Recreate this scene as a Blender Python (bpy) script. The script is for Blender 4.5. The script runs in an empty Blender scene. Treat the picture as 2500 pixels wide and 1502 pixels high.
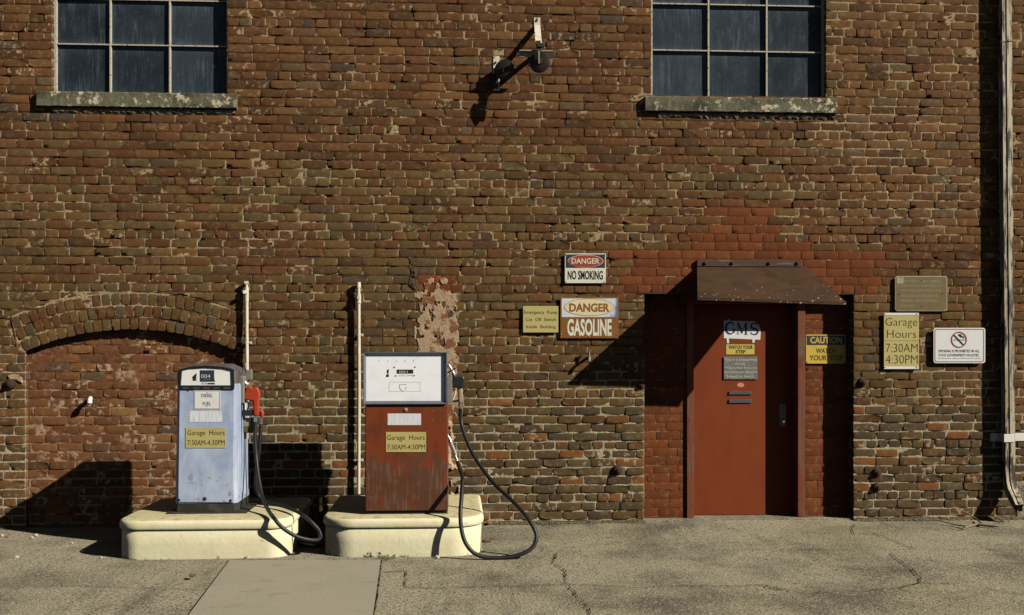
import bpy, math, random
import numpy as np
from mathutils import Vector, Matrix

R = math.radians
random.seed(7)
RNG = np.random.default_rng(7)
SC = bpy.context.scene
COL = SC.collection

# ------------------------------------------------------------------ camera
TH = R(3.2)                    # the camera looks a little to the right of the wall's normal
F = 2500.0                     # focal length in photo pixels (photo is 2500 px wide)
HY = 860.0                     # eye level in the photo
CAM = Vector((0.0, -9.0, 1.507))
FWD = Vector((math.sin(TH), math.cos(TH), 0)); RGT = Vector((math.cos(TH), -math.sin(TH), 0))
cd = bpy.data.cameras.new("camera"); cam = bpy.data.objects.new("camera", cd); COL.objects.link(cam)
cam.location = CAM; cam.rotation_euler = (R(90), 0, -TH)
cd.sensor_width = 36; cd.lens = 36 * F / 2500; cd.shift_y = (HY - 751) / 2500
cd.clip_end = 500; cd.clip_start = 0.1
SC.camera = cam

# ------------------------------------------------------------------ light
SUN = Vector((1.65, -1.0, 1.18)).normalized()       # towards the sun
EL = math.asin(SUN.z); AZ = math.atan2(SUN.x, SUN.y)
w = bpy.data.worlds.new("World"); SC.world = w; w.use_nodes = True
nt = w.node_tree; nt.nodes.clear()
o_ = nt.nodes.new('ShaderNodeOutputWorld'); bg = nt.nodes.new('ShaderNodeBackground')
sk = nt.nodes.new('ShaderNodeTexSky'); sk.sky_type = 'NISHITA'; sk.sun_disc = False
sk.sun_elevation = EL; sk.sun_rotation = AZ; sk.altitude = 14000; sk.dust_density = 0.2
bg.inputs[1].default_value = 0.05
hs_ = nt.nodes.new('ShaderNodeHueSaturation'); hs_.inputs['Saturation'].default_value = 0.4
nt.links.new(sk.outputs[0], hs_.inputs['Color']); nt.links.new(hs_.outputs[0], bg.inputs[0]); nt.links.new(bg.outputs[0], o_.inputs[0])
ld = bpy.data.lights.new("sun", 'SUN'); ld.energy = 5.0; ld.angle = R(0.5); ld.color = (1.0, 0.94, 0.84)
sun = bpy.data.objects.new("sun", ld); COL.objects.link(sun)
sun.rotation_euler = SUN.to_track_quat('Z', 'Y').to_euler(); sun.location = (6, -8, 8)
SC.view_settings.view_transform = 'Standard'; SC.view_settings.look = 'None'
SC.view_settings.exposure = 0.40; SC.view_settings.gamma = 1.0
SC.cycles.max_bounces = 6; SC.cycles.diffuse_bounces = 0

# ------------------------------------------------------------------ helpers
def ray(px, py):
    return FWD + RGT * ((px - 1250) / F) + Vector((0, 0, -(py - HY) / F))
def W(px, py, y=0.0):          # photo pixel -> point on the plane at depth y
    d = ray(px, py); return CAM + d * ((y - CAM.y) / d.y)
def G(px, py, z=0.0):          # photo pixel -> point on a horizontal plane
    d = ray(px, py); return CAM + d * ((z - CAM.z) / d.z)
def proj(x, y, z):
    v = Vector((x, y, z)) - CAM; k = v.dot(FWD)
    return 1250 + F * v.dot(RGT) / k, HY - F * v.z / k
def lin(c):
    return tuple((v / 12.92 if v <= 0.04045 else ((v + 0.055) / 1.055) ** 2.4) for v in (x / 255.0 for x in c))
def hash2(ix, iy, seed):
    h = (ix.astype(np.int64) * 374761393 + iy.astype(np.int64) * 668265263 + seed * 982451653) & 0xffffffff
    h = ((h ^ (h >> 13)) * 1274126177) & 0xffffffff
    h = h ^ (h >> 16)
    return (h & 0xffff) / 65535.0
def vnoise(x, y, seed=0):
    x = np.asarray(x, float); y = np.asarray(y, float)
    ix = np.floor(x); iy = np.floor(y); fx = x - ix; fy = y - iy
    fx = fx * fx * (3 - 2 * fx); fy = fy * fy * (3 - 2 * fy)
    a = hash2(ix, iy, seed); b = hash2(ix + 1, iy, seed); c = hash2(ix, iy + 1, seed); d = hash2(ix + 1, iy + 1, seed)
    return (a * (1 - fx) + b * fx) * (1 - fy) + (c * (1 - fx) + d * fx) * fy
def fbm(x, y, seed=0, n=4):
    s = 0; a = 0.5; t = 0
    for i in range(n):
        s = s + a * vnoise(x * 2 ** i, y * 2 ** i, seed + i * 17); t += a; a *= 0.5
    return s / t

# ------------------------------------------------------------------ materials
def mk(name, col, rough=0.6, metal=0.0, layers=(), bump=(), spec=0.3, attr=None, var=None):
    """Procedural material. layers: dicts(color, scale, lo, hi, amt, aniso, zg=(z0,z1,w), rot, detail) mixed over the base."""
    m = bpy.data.materials.new(name); m.use_nodes = True
    t = m.node_tree; N = t.nodes; L = t.links; P = N['Principled BSDF']
    P.inputs['Roughness'].default_value = rough; P.inputs['Metallic'].default_value = metal
    P.inputs['Specular IOR Level'].default_value = spec
    tc = N.new('ShaderNodeTexCoord')
    def noise(scale, detail=5, aniso=(1, 1, 1), rot=0.0, off=(0, 0, 0), ro=0.55):
        mp = N.new('ShaderNodeMapping'); mp.inputs['Scale'].default_value = aniso
        mp.inputs['Rotation'].default_value = (0, rot if isinstance(rot, (int, float)) and aniso[2] != 1 else 0, rot if aniso[2] == 1 else 0)
        mp.inputs['Location'].default_value = off
        L.new(tc.outputs['Object'], mp.inputs['Vector'])
        n = N.new('ShaderNodeTexNoise'); n.inputs['Scale'].default_value = scale
        n.inputs['Detail'].default_value = detail; n.inputs['Roughness'].default_value = ro
        L.new(mp.outputs[0], n.inputs['Vector']); return n.outputs['Fac']
    if attr:
        a = N.new('ShaderNodeAttribute'); a.attribute_name = attr; cur = a.outputs['Color']; alpha = a.outputs['Alpha']
    else:
        rgb = N.new('ShaderNodeRGB'); rgb.outputs[0].default_value = (*col, 1); cur = rgb.outputs[0]; alpha = None
    for i, ly in enumerate(layers):
        f = noise(ly.get('scale', 5), ly.get('detail', 6), ly.get('aniso', (1, 1, 1)), ly.get('rot', 0), (i * 3.7, i * 1.3, i * 2.1), ly.get('ro', .6))
        if 'zg' in ly:
            ax = ly.get('axis', 'Z')
            sp = N.new('ShaderNodeSeparateXYZ'); L.new(tc.outputs['Object'], sp.inputs[0])
            mr = N.new('ShaderNodeMapRange'); mr.inputs['From Min'].default_value = ly['zg'][0]; mr.inputs['From Max'].default_value = ly['zg'][1]
            mr.inputs['To Min'].default_value = 0; mr.inputs['To Max'].default_value = ly['zg'][2]
            L.new(sp.outputs[ax], mr.inputs['Value'])
            ad = N.new('ShaderNodeMath'); ad.operation = 'ADD'; L.new(f, ad.inputs[0]); L.new(mr.outputs[0], ad.inputs[1]); f = ad.outputs[0]
        mr = N.new('ShaderNodeMapRange'); mr.inputs['From Min'].default_value = ly['lo']; mr.inputs['From Max'].default_value = ly['hi']
        mr.inputs['To Min'].default_value = 0; mr.inputs['To Max'].default_value = ly.get('amt', 1)
        L.new(f, mr.inputs['Value']); f = mr.outputs[0]
        if ly.get('alpha') and alpha:
            mu = N.new('ShaderNodeMath'); mu.operation = 'MULTIPLY'; L.new(f, mu.inputs[0]); L.new(alpha, mu.inputs[1]); f = mu.outputs[0]
        mx = N.new('ShaderNodeMix'); mx.data_type = 'RGBA'; mx.blend_type = ly.get('blend', 'MIX')
        L.new(f, mx.inputs['Factor']); L.new(cur, mx.inputs['A']); mx.inputs['B'].default_value = (*ly['color'], 1)
        cur = mx.outputs['Result']
        if 'rough' in ly:
            mr2 = N.new('ShaderNodeMapRange'); mr2.inputs['To Min'].default_value = rough; mr2.inputs['To Max'].default_value = ly['rough']
            L.new(f, mr2.inputs['Value']); L.new(mr2.outputs[0], P.inputs['Roughness'])
        if 'metal' in ly:
            mr3 = N.new('ShaderNodeMapRange'); mr3.inputs['To Min'].default_value = metal; mr3.inputs['To Max'].default_value = ly['metal']
            L.new(f, mr3.inputs['Value']); L.new(mr3.outputs[0], P.inputs['Metallic'])
    L.new(cur, P.inputs['Base Color'])
    prev = None
    for (sc_, st, di) in bump:
        f = noise(sc_, 6, off=(1.1, 2.2, 3.3))
        b = N.new('ShaderNodeBump'); b.inputs['Strength'].default_value = st; b.inputs['Distance'].default_value = di
        L.new(f, b.inputs['Height'])
        if prev: L.new(prev, b.inputs['Normal'])
        prev = b.outputs[0]
    if prev: L.new(prev, P.inputs['Normal'])
    return m
def ly(color, scale, lo, hi, amt=1.0, **k):
    d = dict(color=lin(color), scale=scale, lo=lo, hi=hi, amt=amt); d.update(k); return d

M = {}
M['brick'] = mk('brick', (1, 1, 1), 0.9, attr='Col', spec=.1, layers=[
    ly((40, 30, 22), 14, .56, .75, .50), ly((30, 24, 18), 90, .60, .74, .55), ly((150, 116, 80), 60, .62, .72, .22),
    ly((186, 160, 128), 22, .54, .62, 1.0, alpha=True, detail=8)],
    bump=[(160, .35, .003), (60, .2, .003)])
M['mortar'] = mk('mortar', (1, 1, 1), 0.95, attr='Col', spec=.1, layers=[
    ly((52, 38, 26), 70, .52, .72, .6), ly((190, 170, 138), 40, .60, .75, .45)], bump=[(150, .7, .006), (40, .6, .012)])
M['plaster'] = mk('plaster', lin((164, 140, 112)), .95, spec=.1, layers=[
    ly((112, 68, 46), 9, .555, .60, .9, detail=9, zg=(.6, 2.0, .05)), ly((120, 100, 76), 40, .5, .7, .5), ly((205, 186, 150), 25, .6, .7, .5)], bump=[(60, .6, .01), (200, .4, .004)])
M['rubble'] = mk('rubble_mortar', lin((150, 136, 108)), .95, spec=.1, layers=[ly((92, 76, 54), 30, .45, .62, .9), ly((60, 48, 34), 60, .55, .7, .8)], bump=[(40, 1, .03)])
M['sill'] = mk('sill_concrete', lin((98, 95, 76)), .9, spec=.15, layers=[
    ly((48, 47, 36), 3.5, .45, .65, .8, aniso=(1, 1, 2)), ly((186, 174, 146), 13, .545, .60, .95, detail=9, ro=.72), ly((150, 140, 118), 70, .62, .68, .7)], bump=[(60, .6, .008)])
M['glass'] = mk('dusty_glass', (1, 1, 1), .3, spec=.2, attr='Col', layers=[ly((120, 124, 122), 45, .70, .80, .35), ly((20, 24, 27), 3, .55, .75, .35, aniso=(1.5, 1, .5))])
M['winframe'] = mk('window_paint', lin((172, 164, 144)), .7, layers=[ly((70, 58, 44), 40, .55, .66, .8, detail=8)], bump=[(80, .4, .003)])
M['redpaint'] = mk('door_paint', lin((119, 56, 25)), .6, spec=.15, layers=[
    ly((104, 44, 26), 3, .45, .75, .7, aniso=(1.6, 1, .7)), ly((80, 38, 26), 7, .58, .8, .55, aniso=(2.5, 1, .6)), ly((190, 150, 120), 60, .76, .80, .6)], bump=[(30, .12, .004)])
M['framepaint'] = mk('frame_paint', lin((112, 54, 28)), .6, layers=[ly((98, 80, 62), 14, .46, .62, .85, aniso=(4, 1, .35)), ly((66, 36, 28), 8, .55, .7, .6)], bump=[(60, .2, .003)])
M['darkmetal'] = mk('canopy_brown', lin((66, 49, 34)), .8, spec=.12, layers=[
    ly((78, 57, 38), 3, .45, .7, .8, aniso=(1, 2.5, 2.5)), ly((44, 32, 24), 6, .5, .7, .6), ly((196, 180, 156), 40, .81, .835, .95, detail=2, zg=(2.30, 1.95, .14))], bump=[(20, .1, .004)])
M['canopywood'] = mk('canopy_strip', lin((74, 56, 44)), .85, layers=[ly((116, 102, 90), 9, .52, .66, .7, aniso=(.4, 3, 3)), ly((40, 28, 20), 30, .58, .7, .6)])
M['iron'] = mk('iron', lin((44, 42, 36)), .6, .2, layers=[ly((84, 60, 40), 30, .52, .68, .7)], bump=[(60, .3, .003)])
M['rustiron'] = mk('rusty_iron', lin((62, 40, 28)), .85, layers=[ly((36, 26, 20), 30, .45, .65, .8), ly((98, 60, 38), 50, .6, .7, .6)], bump=[(60, .6, .006)])
M['whitebar'] = mk('chipped_white_paint', lin((205, 196, 178)), .6, layers=[ly((92, 66, 44), 26, .56, .62, .9, detail=8), ly((150, 132, 108), 12, .5, .7, .5)])
M['pipe'] = mk('pipe_paint', lin((190, 182, 164)), .6, layers=[ly((140, 104, 74), 20, .58, .68, .7, aniso=(1, 1, .3)), ly((226, 214, 196), 15, .5, .7, .5)])
M['spout'] = mk('flaking_downspout', lin((176, 164, 138)), .6, layers=[ly((128, 100, 62), 8, .50, .60, .6, aniso=(3, 3, .4)), ly((36, 32, 26), 5, .50, .54, .95, aniso=(4, 4, .5), detail=9, ro=.7), ly((200, 190, 166), 9, .58, .66, .7, aniso=(3, 3, .3))], bump=[(40, .3, .004)])
M['whitepaint'] = mk('white_paint', lin((214, 212, 204)), .5, layers=[ly((150, 142, 128), 12, .55, .75, .5)])
M['cream'] = mk('cream_paint', lin((212, 205, 168)), .65, spec=.2, layers=[
    ly((200, 189, 136), 3.5, .52, .70, .7, aniso=(1, 1, 1.4)), ly((224, 218, 188), 5, .5, .72, .6), ly((176, 166, 124), 10, .58, .74, .4, aniso=(3, 3, .5)), ly((104, 96, 70), 55, .66, .74, .75),
    ly((120, 112, 84), 24, .66, .70, .7, detail=8), ly((52, 47, 32), 9, .80, .85, .95, zg=(.08, .0, .26), detail=9)], bump=[(24, .2, .012), (130, .2, .003)])
M['creamtop'] = mk('cream_worn_top', lin((196, 186, 146)), .75, spec=.2, layers=[ly((150, 140, 104), 16, .5, .68, .8, detail=9), ly((90, 82, 60), 60, .62, .7, .8)], bump=[(60, .4, .006)])
M['blue'] = mk('faded_blue_paint', lin((150, 164, 186)), .42, spec=.4, layers=[
    ly((176, 186, 202), 5, .42, .66, .9, aniso=(1.6, 1, .8)), ly((122, 146, 182), 4, .53, .72, .75), ly((196, 198, 204), 8, .58, .72, .6, aniso=(3, 1, .5)),
    ly((86, 74, 66), 22, .68, .76, .7, detail=8), ly((104, 92, 82), 18, .93, 1.05, .7, zg=(.50, .28, .36), detail=8)], bump=[(12, .08, .006)])
M['bluebody'] = mk('weathered_pump_steel', lin((150, 160, 182)), .4, .1, spec=.4, layers=[ly((190, 194, 202), 5, .45, .65, .8, aniso=(2, 2, .5)), ly((90, 78, 70), 20, .60, .7, .8, detail=8, aniso=(1, 1, .5))], bump=[(12, .1, .006)])
M['captop'] = mk('weathered_cap', lin((92, 88, 88)), .5, .2, layers=[ly((110, 84, 66), 18, .5, .65, .8, detail=8), ly((52, 50, 52), 9, .5, .7, .7)])
M['blacktrim'] = mk('black_trim', lin((28, 29, 31)), .45, layers=[ly((70, 72, 74), 18, .55, .75, .6)])
M['rubber'] = mk('black_rubber', lin((22, 23, 25)), .5, spec=.4, layers=[ly((52, 54, 58), 12, .55, .8, .5)])
M['plinth'] = mk('black_plinth', lin((44, 44, 38)), .7, layers=[ly((78, 74, 60), 12, .5, .7, .7)])
M['dial'] = mk('dial_white', lin((222, 222, 214)), .35, layers=[ly((196, 196, 186), 6, .5, .7, .5)])
M['panelwhite'] = mk('pump_face_white', lin((232, 232, 232)), .35, spec=.4, layers=[ly((206, 208, 214), 4, .5, .7, .6), ly((120, 112, 104), 60, .74, .78, .5)])
M['alu'] = mk('aluminium_trim', lin((118, 124, 138)), .38, .55, layers=[ly((92, 98, 116), 20, .5, .7, .5)])
M['rustred'] = mk('worn_red_paint', lin((113, 53, 27)), .55, spec=.2, layers=[
    ly((84, 46, 26), 5, .47, .66, .8, aniso=(1.6, 1, .8)), ly((132, 60, 28), 4, .57, .7, .6),
    ly((84, 58, 44), 6, .80, .88, .85, aniso=(2.0, 1, .8), zg=(.74, .30, .40), detail=9), ly((108, 90, 76), 10, .92, 1.02, .6, aniso=(5, 1, .4), zg=(.64, .36, .42), detail=9), ly((86, 50, 28), 7, .86, .96, .7, zg=(.48, .28, .40)),
    ly((98, 78, 64), 12, .76, .86, .8, zg=(1.06, 1.22, .25), aniso=(2, 1, .7))], bump=[(30, .1, .004)])
M['chrome'] = mk('chrome', lin((190, 190, 186)), .22, .9, layers=[ly((120, 112, 100), 30, .55, .7, .5)])
M['grey'] = mk('grey_cast', lin((128, 124, 112)), .5, .2, layers=[ly((84, 80, 72), 20, .5, .7, .7)])
M['rednozzle'] = mk('red_vinyl', lin((160, 58, 34)), .55, spec=.25, layers=[ly((140, 50, 32), 16, .5, .72, .7)])
M['blackvinyl'] = mk('black_vinyl', lin((30, 31, 34)), .38, spec=.5, layers=[ly((64, 66, 70), 14, .55, .75, .5)])
M['tan'] = mk('tan_plate', lin((178, 164, 104)), .45, spec=.3, layers=[ly((158, 146, 92), 5, .5, .7, .6)])
M['engrave'] = mk('engraved_dark', lin((44, 38, 22)), .7)
M['ink'] = mk('black_ink', lin((30, 30, 28)), .6)
M['offwhite'] = mk('enamel_white', lin((206, 204, 184)), .4, layers=[ly((180, 172, 148), 8, .5, .72, .5)])
M['paper'] = mk('faded_paper', lin((208, 208, 210)), .85, spec=.1, layers=[ly((176, 176, 182), 18, .48, .62, .7, aniso=(5, 1, .4))])
M['navy'] = mk('faded_navy', lin((40, 48, 56)), .5, layers=[ly((70, 80, 88), 30, .5, .7, .7)])
M['signred'] = mk('faded_sign_red', lin((146, 62, 34)), .5, layers=[ly((122, 56, 34), 12, .5, .7, .6)])
M['signbrown'] = mk('faded_sign_brown', lin((120, 78, 34)), .5, layers=[ly((140, 92, 40), 9, .5, .7, .7), ly((92, 58, 28), 16, .55, .7, .6, aniso=(3, 1, .5))])
M['bluewhite'] = mk('faded_blue_white', lin((196, 200, 206)), .45, layers=[ly((70, 92, 124), 6, .90, 1.06, .9, zg=(0.09, .24, .58), axis='X', aniso=(2, 1, .6)), ly((150, 164, 184), 12, .5, .7, .6)])
M['signcream'] = mk('faded_cream', lin((208, 190, 148)), .45, layers=[ly((220, 212, 190), 6, .5, .7, .6)])
M['bronze'] = mk('bronze_board', lin((106, 92, 58)), .45, layers=[ly((124, 110, 74), 5, .5, .7, .5)])
M['palealu'] = mk('pale_aluminium', lin((152, 142, 120)), .5, .2, layers=[ly((120, 110, 92), 20, .5, .7, .6)])
M['faint'] = mk('faint_letter', lin((158, 146, 114)), .6)
M['pale'] = mk('sign_white', lin((214, 212, 208)), .4, layers=[ly((196, 194, 188), 8, .5, .7, .4)])
M['border'] = mk('sign_border_brown', lin((142, 74, 48)), .5)
M['yellow'] = mk('sign_yellow', lin((196, 166, 66)), .45, layers=[ly((170, 142, 56), 8, .5, .72, .6)])
M['paleyellow'] = mk('pale_yellow', lin((186, 168, 84)), .45, layers=[ly((206, 190, 110), 10, .5, .7, .5)])
M['caution'] = mk('faded_black', lin((74, 66, 40)), .6)
M['plaque'] = mk('grey_plaque', lin((126, 124, 116)), .4, .3, layers=[ly((96, 95, 90), 26, .45, .6, .8), ly((160, 158, 148), 40, .56, .66, .6)])
M['plaquetext'] = mk('plaque_letter', lin((190, 188, 178)), .6)
M['gms'] = mk('blue_ink', lin((36, 44, 96)), .6)
M['pink'] = mk('pink_sticker', lin((190, 116, 92)), .5, layers=[ly((216, 160, 136), 160, .5, .6, .8)])
M['slot'] = mk('slot_steel', lin((92, 92, 96)), .4, .4, layers=[ly((64, 64, 68), 30, .5, .7, .6)])
M['olive'] = mk('olive_plastic', lin((96, 84, 50)), .5)
M['counter'] = mk('counter_window', lin((44, 52, 64)), .25, spec=.5)
M['digit'] = mk('counter_digit', lin((190, 190, 186)), .6)
M['ghost'] = mk('ghost_print', lin((184, 184, 188)), .6)
M['concrete'] = mk('aged_concrete', lin((154, 146, 123)), .92, spec=.12, layers=[
    ly((94, 90, 76), .9, .46, .64, .85, detail=8), ly((160, 148, 116), .7, .53, .70, .8), ly((88, 84, 72), 1.5, .55, .72, .75, aniso=(2.2, .40, 1), rot=.75), ly((92, 86, 72), 3.2, .58, .72, .6, detail=8),
    ly((46, 41, 30), 58, .54, .61, .80, detail=3), ly((196, 188, 164), 70, .57, .65, .7, detail=3), ly((66, 62, 50), 20, .62, .72, .5)],
    bump=[(90, .8, .012), (16, .3, .02)])
M['slab'] = mk('newer_concrete', lin((156, 149, 130)), .92, spec=.12, layers=[ly((146, 139, 122), 1.5, .46, .66, .7), ly((108, 102, 88), 100, .55, .66, .45, detail=4), ly((172, 166, 148), 110, .6, .7, .4, detail=4), ly((106, 100, 86), 4, .60, .72, .5, aniso=(.6, 2, 1))], bump=[(120, .5, .008)])
M['crack'] = mk('crack_dirt', lin((48, 43, 33)), 1.0, spec=0.0)
M['twig'] = mk('twig_bark', lin((128, 112, 90)), .9)
M['leaf'] = mk('weed_leaf', lin((92, 106, 46)), .7, layers=[ly((70, 84, 36), 40, .45, .6, .8)])
M['deadleaf'] = mk('dead_leaf', lin((130, 98, 64)), .9, layers=[ly((90, 66, 42), 40, .45, .6, .8)])
M['stone'] = mk('pale_stone', lin((180, 168, 146)), .9)
M['brownstone'] = mk('brown_stone', lin((140, 100, 68)), .9)
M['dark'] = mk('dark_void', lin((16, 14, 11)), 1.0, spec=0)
M['redcap'] = mk('red_plastic', lin((170, 60, 40)), .5)

# ------------------------------------------------------------------ mesh helpers
ORG = {}
def prop(o, label=None, cat=None, group=None, kind=None):
    if label: o['label'] = label
    if cat: o['category'] = cat
    if group: o['group'] = group
    if kind: o['kind'] = kind
    return o
def thing(name, label, cat, loc, group=None):
    e = bpy.data.objects.new(name, None); COL.objects.link(e); e.location = loc; e.empty_display_size = .1
    ORG[e.name] = Vector(loc); return prop(e, label, cat, group)
class MB:
    def __init__(s): s.v = []; s.f = []
    def add(s, vs, fs):
        b = len(s.v); s.v += [tuple(v) for v in vs]; s.f += [tuple(i + b for i in f) for f in fs]; return s
    def box(s, a, b):
        x0, y0, z0 = (min(a[i], b[i]) for i in range(3)); x1, y1, z1 = (max(a[i], b[i]) for i in range(3))
        return s.add([(x0, y0, z0), (x1, y0, z0), (x1, y1, z0), (x0, y1, z0), (x0, y0, z1), (x1, y0, z1), (x1, y1, z1), (x0, y1, z1)],
                     [(0, 3, 2, 1), (4, 5, 6, 7), (0, 1, 5, 4), (1, 2, 6, 5), (2, 3, 7, 6), (3, 0, 4, 7)])
    def pbox(s, x0, y0, x1, y1, yf, d):      # box whose front face covers a photo rectangle on plane yf
        a = W(x0, y1, yf); b = W(x1, y0, yf); c = W((x0 + x1) / 2, y0, yf); e = W((x0 + x1) / 2, y1, yf)
        return s.box((a.x, yf, e.z), (b.x, yf + d, c.z))
    def bar(s, p, q, wd, th, up=Vector((0, 0, 1))):   # flat bar from p to q
        p = Vector(p); q = Vector(q); d = (q - p).normalized(); sd = d.cross(up)
        if sd.length < 1e-4: sd = d.cross(Vector((0, 1, 0)))
        sd.normalize(); n = sd.cross(d).normalized(); vs = []
        for c in (p, q):
            for (i, j) in ((-1, -1), (1, -1), (1, 1), (-1, 1)): vs.append(c + sd * i * wd / 2 + n * j * th / 2)
        return s.add(vs, [(3, 2, 1, 0), (4, 5, 6, 7), (0, 1, 5, 4), (1, 2, 6, 5), (2, 3, 7, 6), (3, 0, 4, 7)])
    def prism(s, pts, y0, y1):               # polygon in xz, extruded in y (y0 front)
        n = len(pts); vs = [(p[0], y0, p[1]) for p in pts] + [(p[0], y1, p[1]) for p in pts]
        fs = [tuple(range(n)), tuple(range(2 * n - 1, n - 1, -1))] + [(i, i + n, (i + 1) % n + n, (i + 1) % n) for i in range(n)]
        return s.add(vs, fs)
    def pprism(s, pts, yf, d):               # photo polygon
        q = [W(a, b, yf) for a, b in pts]; q = [(v.x, v.z) for v in q]
        if sum(q[i][0] * q[(i + 1) % len(q)][1] - q[(i + 1) % len(q)][0] * q[i][1] for i in range(len(q))) < 0: q = q[::-1]
        return s.prism(q, yf, yf + d)
    def tube(s, pts, r, n=10, caps=True):
        pts = [Vector(p) for p in pts]; k = len(pts); rs = r if isinstance(r, (list, tuple)) else [r] * k
        T = [(pts[min(i + 1, k - 1)] - pts[max(i - 1, 0)]).normalized() for i in range(k)]
        u = T[0].cross(Vector((0, 0, 1)))
        if u.length < .05: u = T[0].cross(Vector((1, 0, 0)))
        u.normalize(); vs = []
        for i in range(k):
            u = (u - T[i] * u.dot(T[i])).normalized(); v = T[i].cross(u)
            for j in range(n):
                a = 2 * math.pi * j / n; vs.append(pts[i] + (u * math.cos(a) + v * math.sin(a)) * rs[i])
        fs = [(i * n + j, i * n + (j + 1) % n, (i + 1) * n + (j + 1) % n, (i + 1) * n + j) for i in range(k - 1) for j in range(n)]
        if caps: fs += [tuple(range(n - 1, -1, -1)), tuple((k - 1) * n + j for j in range(n))]
        return s.add(vs, fs)
    def lathe(s, c, ax, prof, n=20):         # prof: (distance along ax, radius)
        c = Vector(c); ax = Vector(ax).normalized()
        return s.tube([c + ax * d for d, _ in prof], [max(r, 1e-4) for _, r in prof], n) if all(prof[i][0] < prof[i + 1][0] for i in range(len(prof) - 1)) else s
    def build(s, name, m, parent=None, smooth=False, bevel=0.0, autos=None):
        o0 = ORG[parent.name] if parent else Vector((0, 0, 0))
        me = bpy.data.meshes.new(name)
        me.from_pydata([(a - o0.x, b - o0.y, c - o0.z) for a, b, c in s.v], [], s.f); me.update()
        me.materials.append(m); o = bpy.data.objects.new(name, me); COL.objects.link(o)
        if parent: o.parent = parent
        ORG[o.name] = o0
        if smooth or autos:
            me.polygons.foreach_set('use_smooth', [True] * len(me.polygons))
            me.set_sharp_from_angle(angle=R(autos or 60))
        if bevel:
            b = o.modifiers.new('bevel', 'BEVEL'); b.width = bevel; b.segments = 2; b.limit_method = 'ANGLE'; b.angle_limit = R(35)
        return o
def rebase(o):                               # give a top-level mesh its origin at its own base
    me = o.data; n = len(me.vertices); a = np.empty(n * 3); me.vertices.foreach_get('co', a); a = a.reshape(-1, 3)
    c = np.array([(a[:, 0].min() + a[:, 0].max()) / 2, (a[:, 1].min() + a[:, 1].max()) / 2, a[:, 2].min()])
    me.vertices.foreach_set('co', (a - c).ravel()); me.update(); o.location = Vector(c) + o.location; return o
def spline(pts, n=8):
    pts = [Vector(p) for p in pts]; out = []
    for i in range(len(pts) - 1):
        p0 = pts[max(i - 1, 0)]; p1 = pts[i]; p2 = pts[i + 1]; p3 = pts[min(i + 2, len(pts) - 1)]
        for k in range(n):
            t = k / n
            out.append(0.5 * (2 * p1 + (p2 - p0) * t + (2 * p0 - 5 * p1 + 4 * p2 - p3) * t * t + (3 * p1 - p0 - 3 * p2 + p3) * t ** 3))
    out.append(pts[-1]); return out
def ell(cx, cy, rx, ry, n=48):
    return [(cx + rx * math.cos(2 * math.pi * i / n), cy + ry * math.sin(2 * math.pi * i / n)) for i in range(n)]
def rrect(x0, y0, x1, y1, r, n=5):
    out = []
    for (cx, cy, a0) in ((x1 - r, y1 - r, 0), (x0 + r, y1 - r, 90), (x0 + r, y0 + r, 180), (x1 - r, y0 + r, 270)):
        for i in range(n + 1):
            a = R(a0 + 90 * i / n); out.append((cx + r * math.cos(a), cy + r * math.sin(a)))
    return out
def ring_px(mb, outer, inner, yf, d):        # frame between two photo polygons with equal counts
    n = len(outer); vs = [W(a, b, yf) for a, b in outer] + [W(a, b, yf) for a, b in inner]
    vs += [v + Vector((0, d, 0)) for v in vs]; fs = []
    for i in range(n):
        j = (i + 1) % n
        fs += [(i, j, n + j, n + i), (2 * n + i, 3 * n + i, 3 * n + j, 2 * n + j), (i, 2 * n + i, 2 * n + j, j), (n + i, n + j, 3 * n + j, 3 * n + i)]
    return mb.add(vs, fs)
_tc = {}
def glyphs(s, off):
    k = (s, off)
    if k not in _tc:
        c = bpy.data.curves.new('text', 'FONT'); c.body = s; c.offset = off; c.resolution_u = 3
        o = bpy.data.objects.new('text', c); COL.objects.link(o)
        dg = bpy.context.evaluated_depsgraph_get(); me = o.evaluated_get(dg).to_mesh()
        v = [tuple(x.co) for x in me.vertices]; f = [tuple(p.vertices) for p in me.polygons]
        o.evaluated_get(dg).to_mesh_clear(); bpy.data.objects.remove(o); bpy.data.curves.remove(c)
        _tc[k] = (v, f)
    return _tc[k]
def text(mb, s, x0, y0, x1, y1, yf, off=0.0):     # text filling a photo rectangle on plane yf
    v, f = glyphs(s, off)
    ax = min(p[0] for p in v); bx = max(p[0] for p in v); ay = min(p[1] for p in v); by = max(p[1] for p in v)
    a = W(x0, y1, yf); b = W(x1, y0, yf); z0 = W((x0 + x1) / 2, y1, yf).z; z1 = W((x0 + x1) / 2, y0, yf).z
    mb.add([(a.x + (p[0] - ax) / (bx - ax) * (b.x - a.x), yf, z0 + (p[1] - ay) / (by - ay) * (z1 - z0)) for p in v], f)
    return mb

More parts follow.
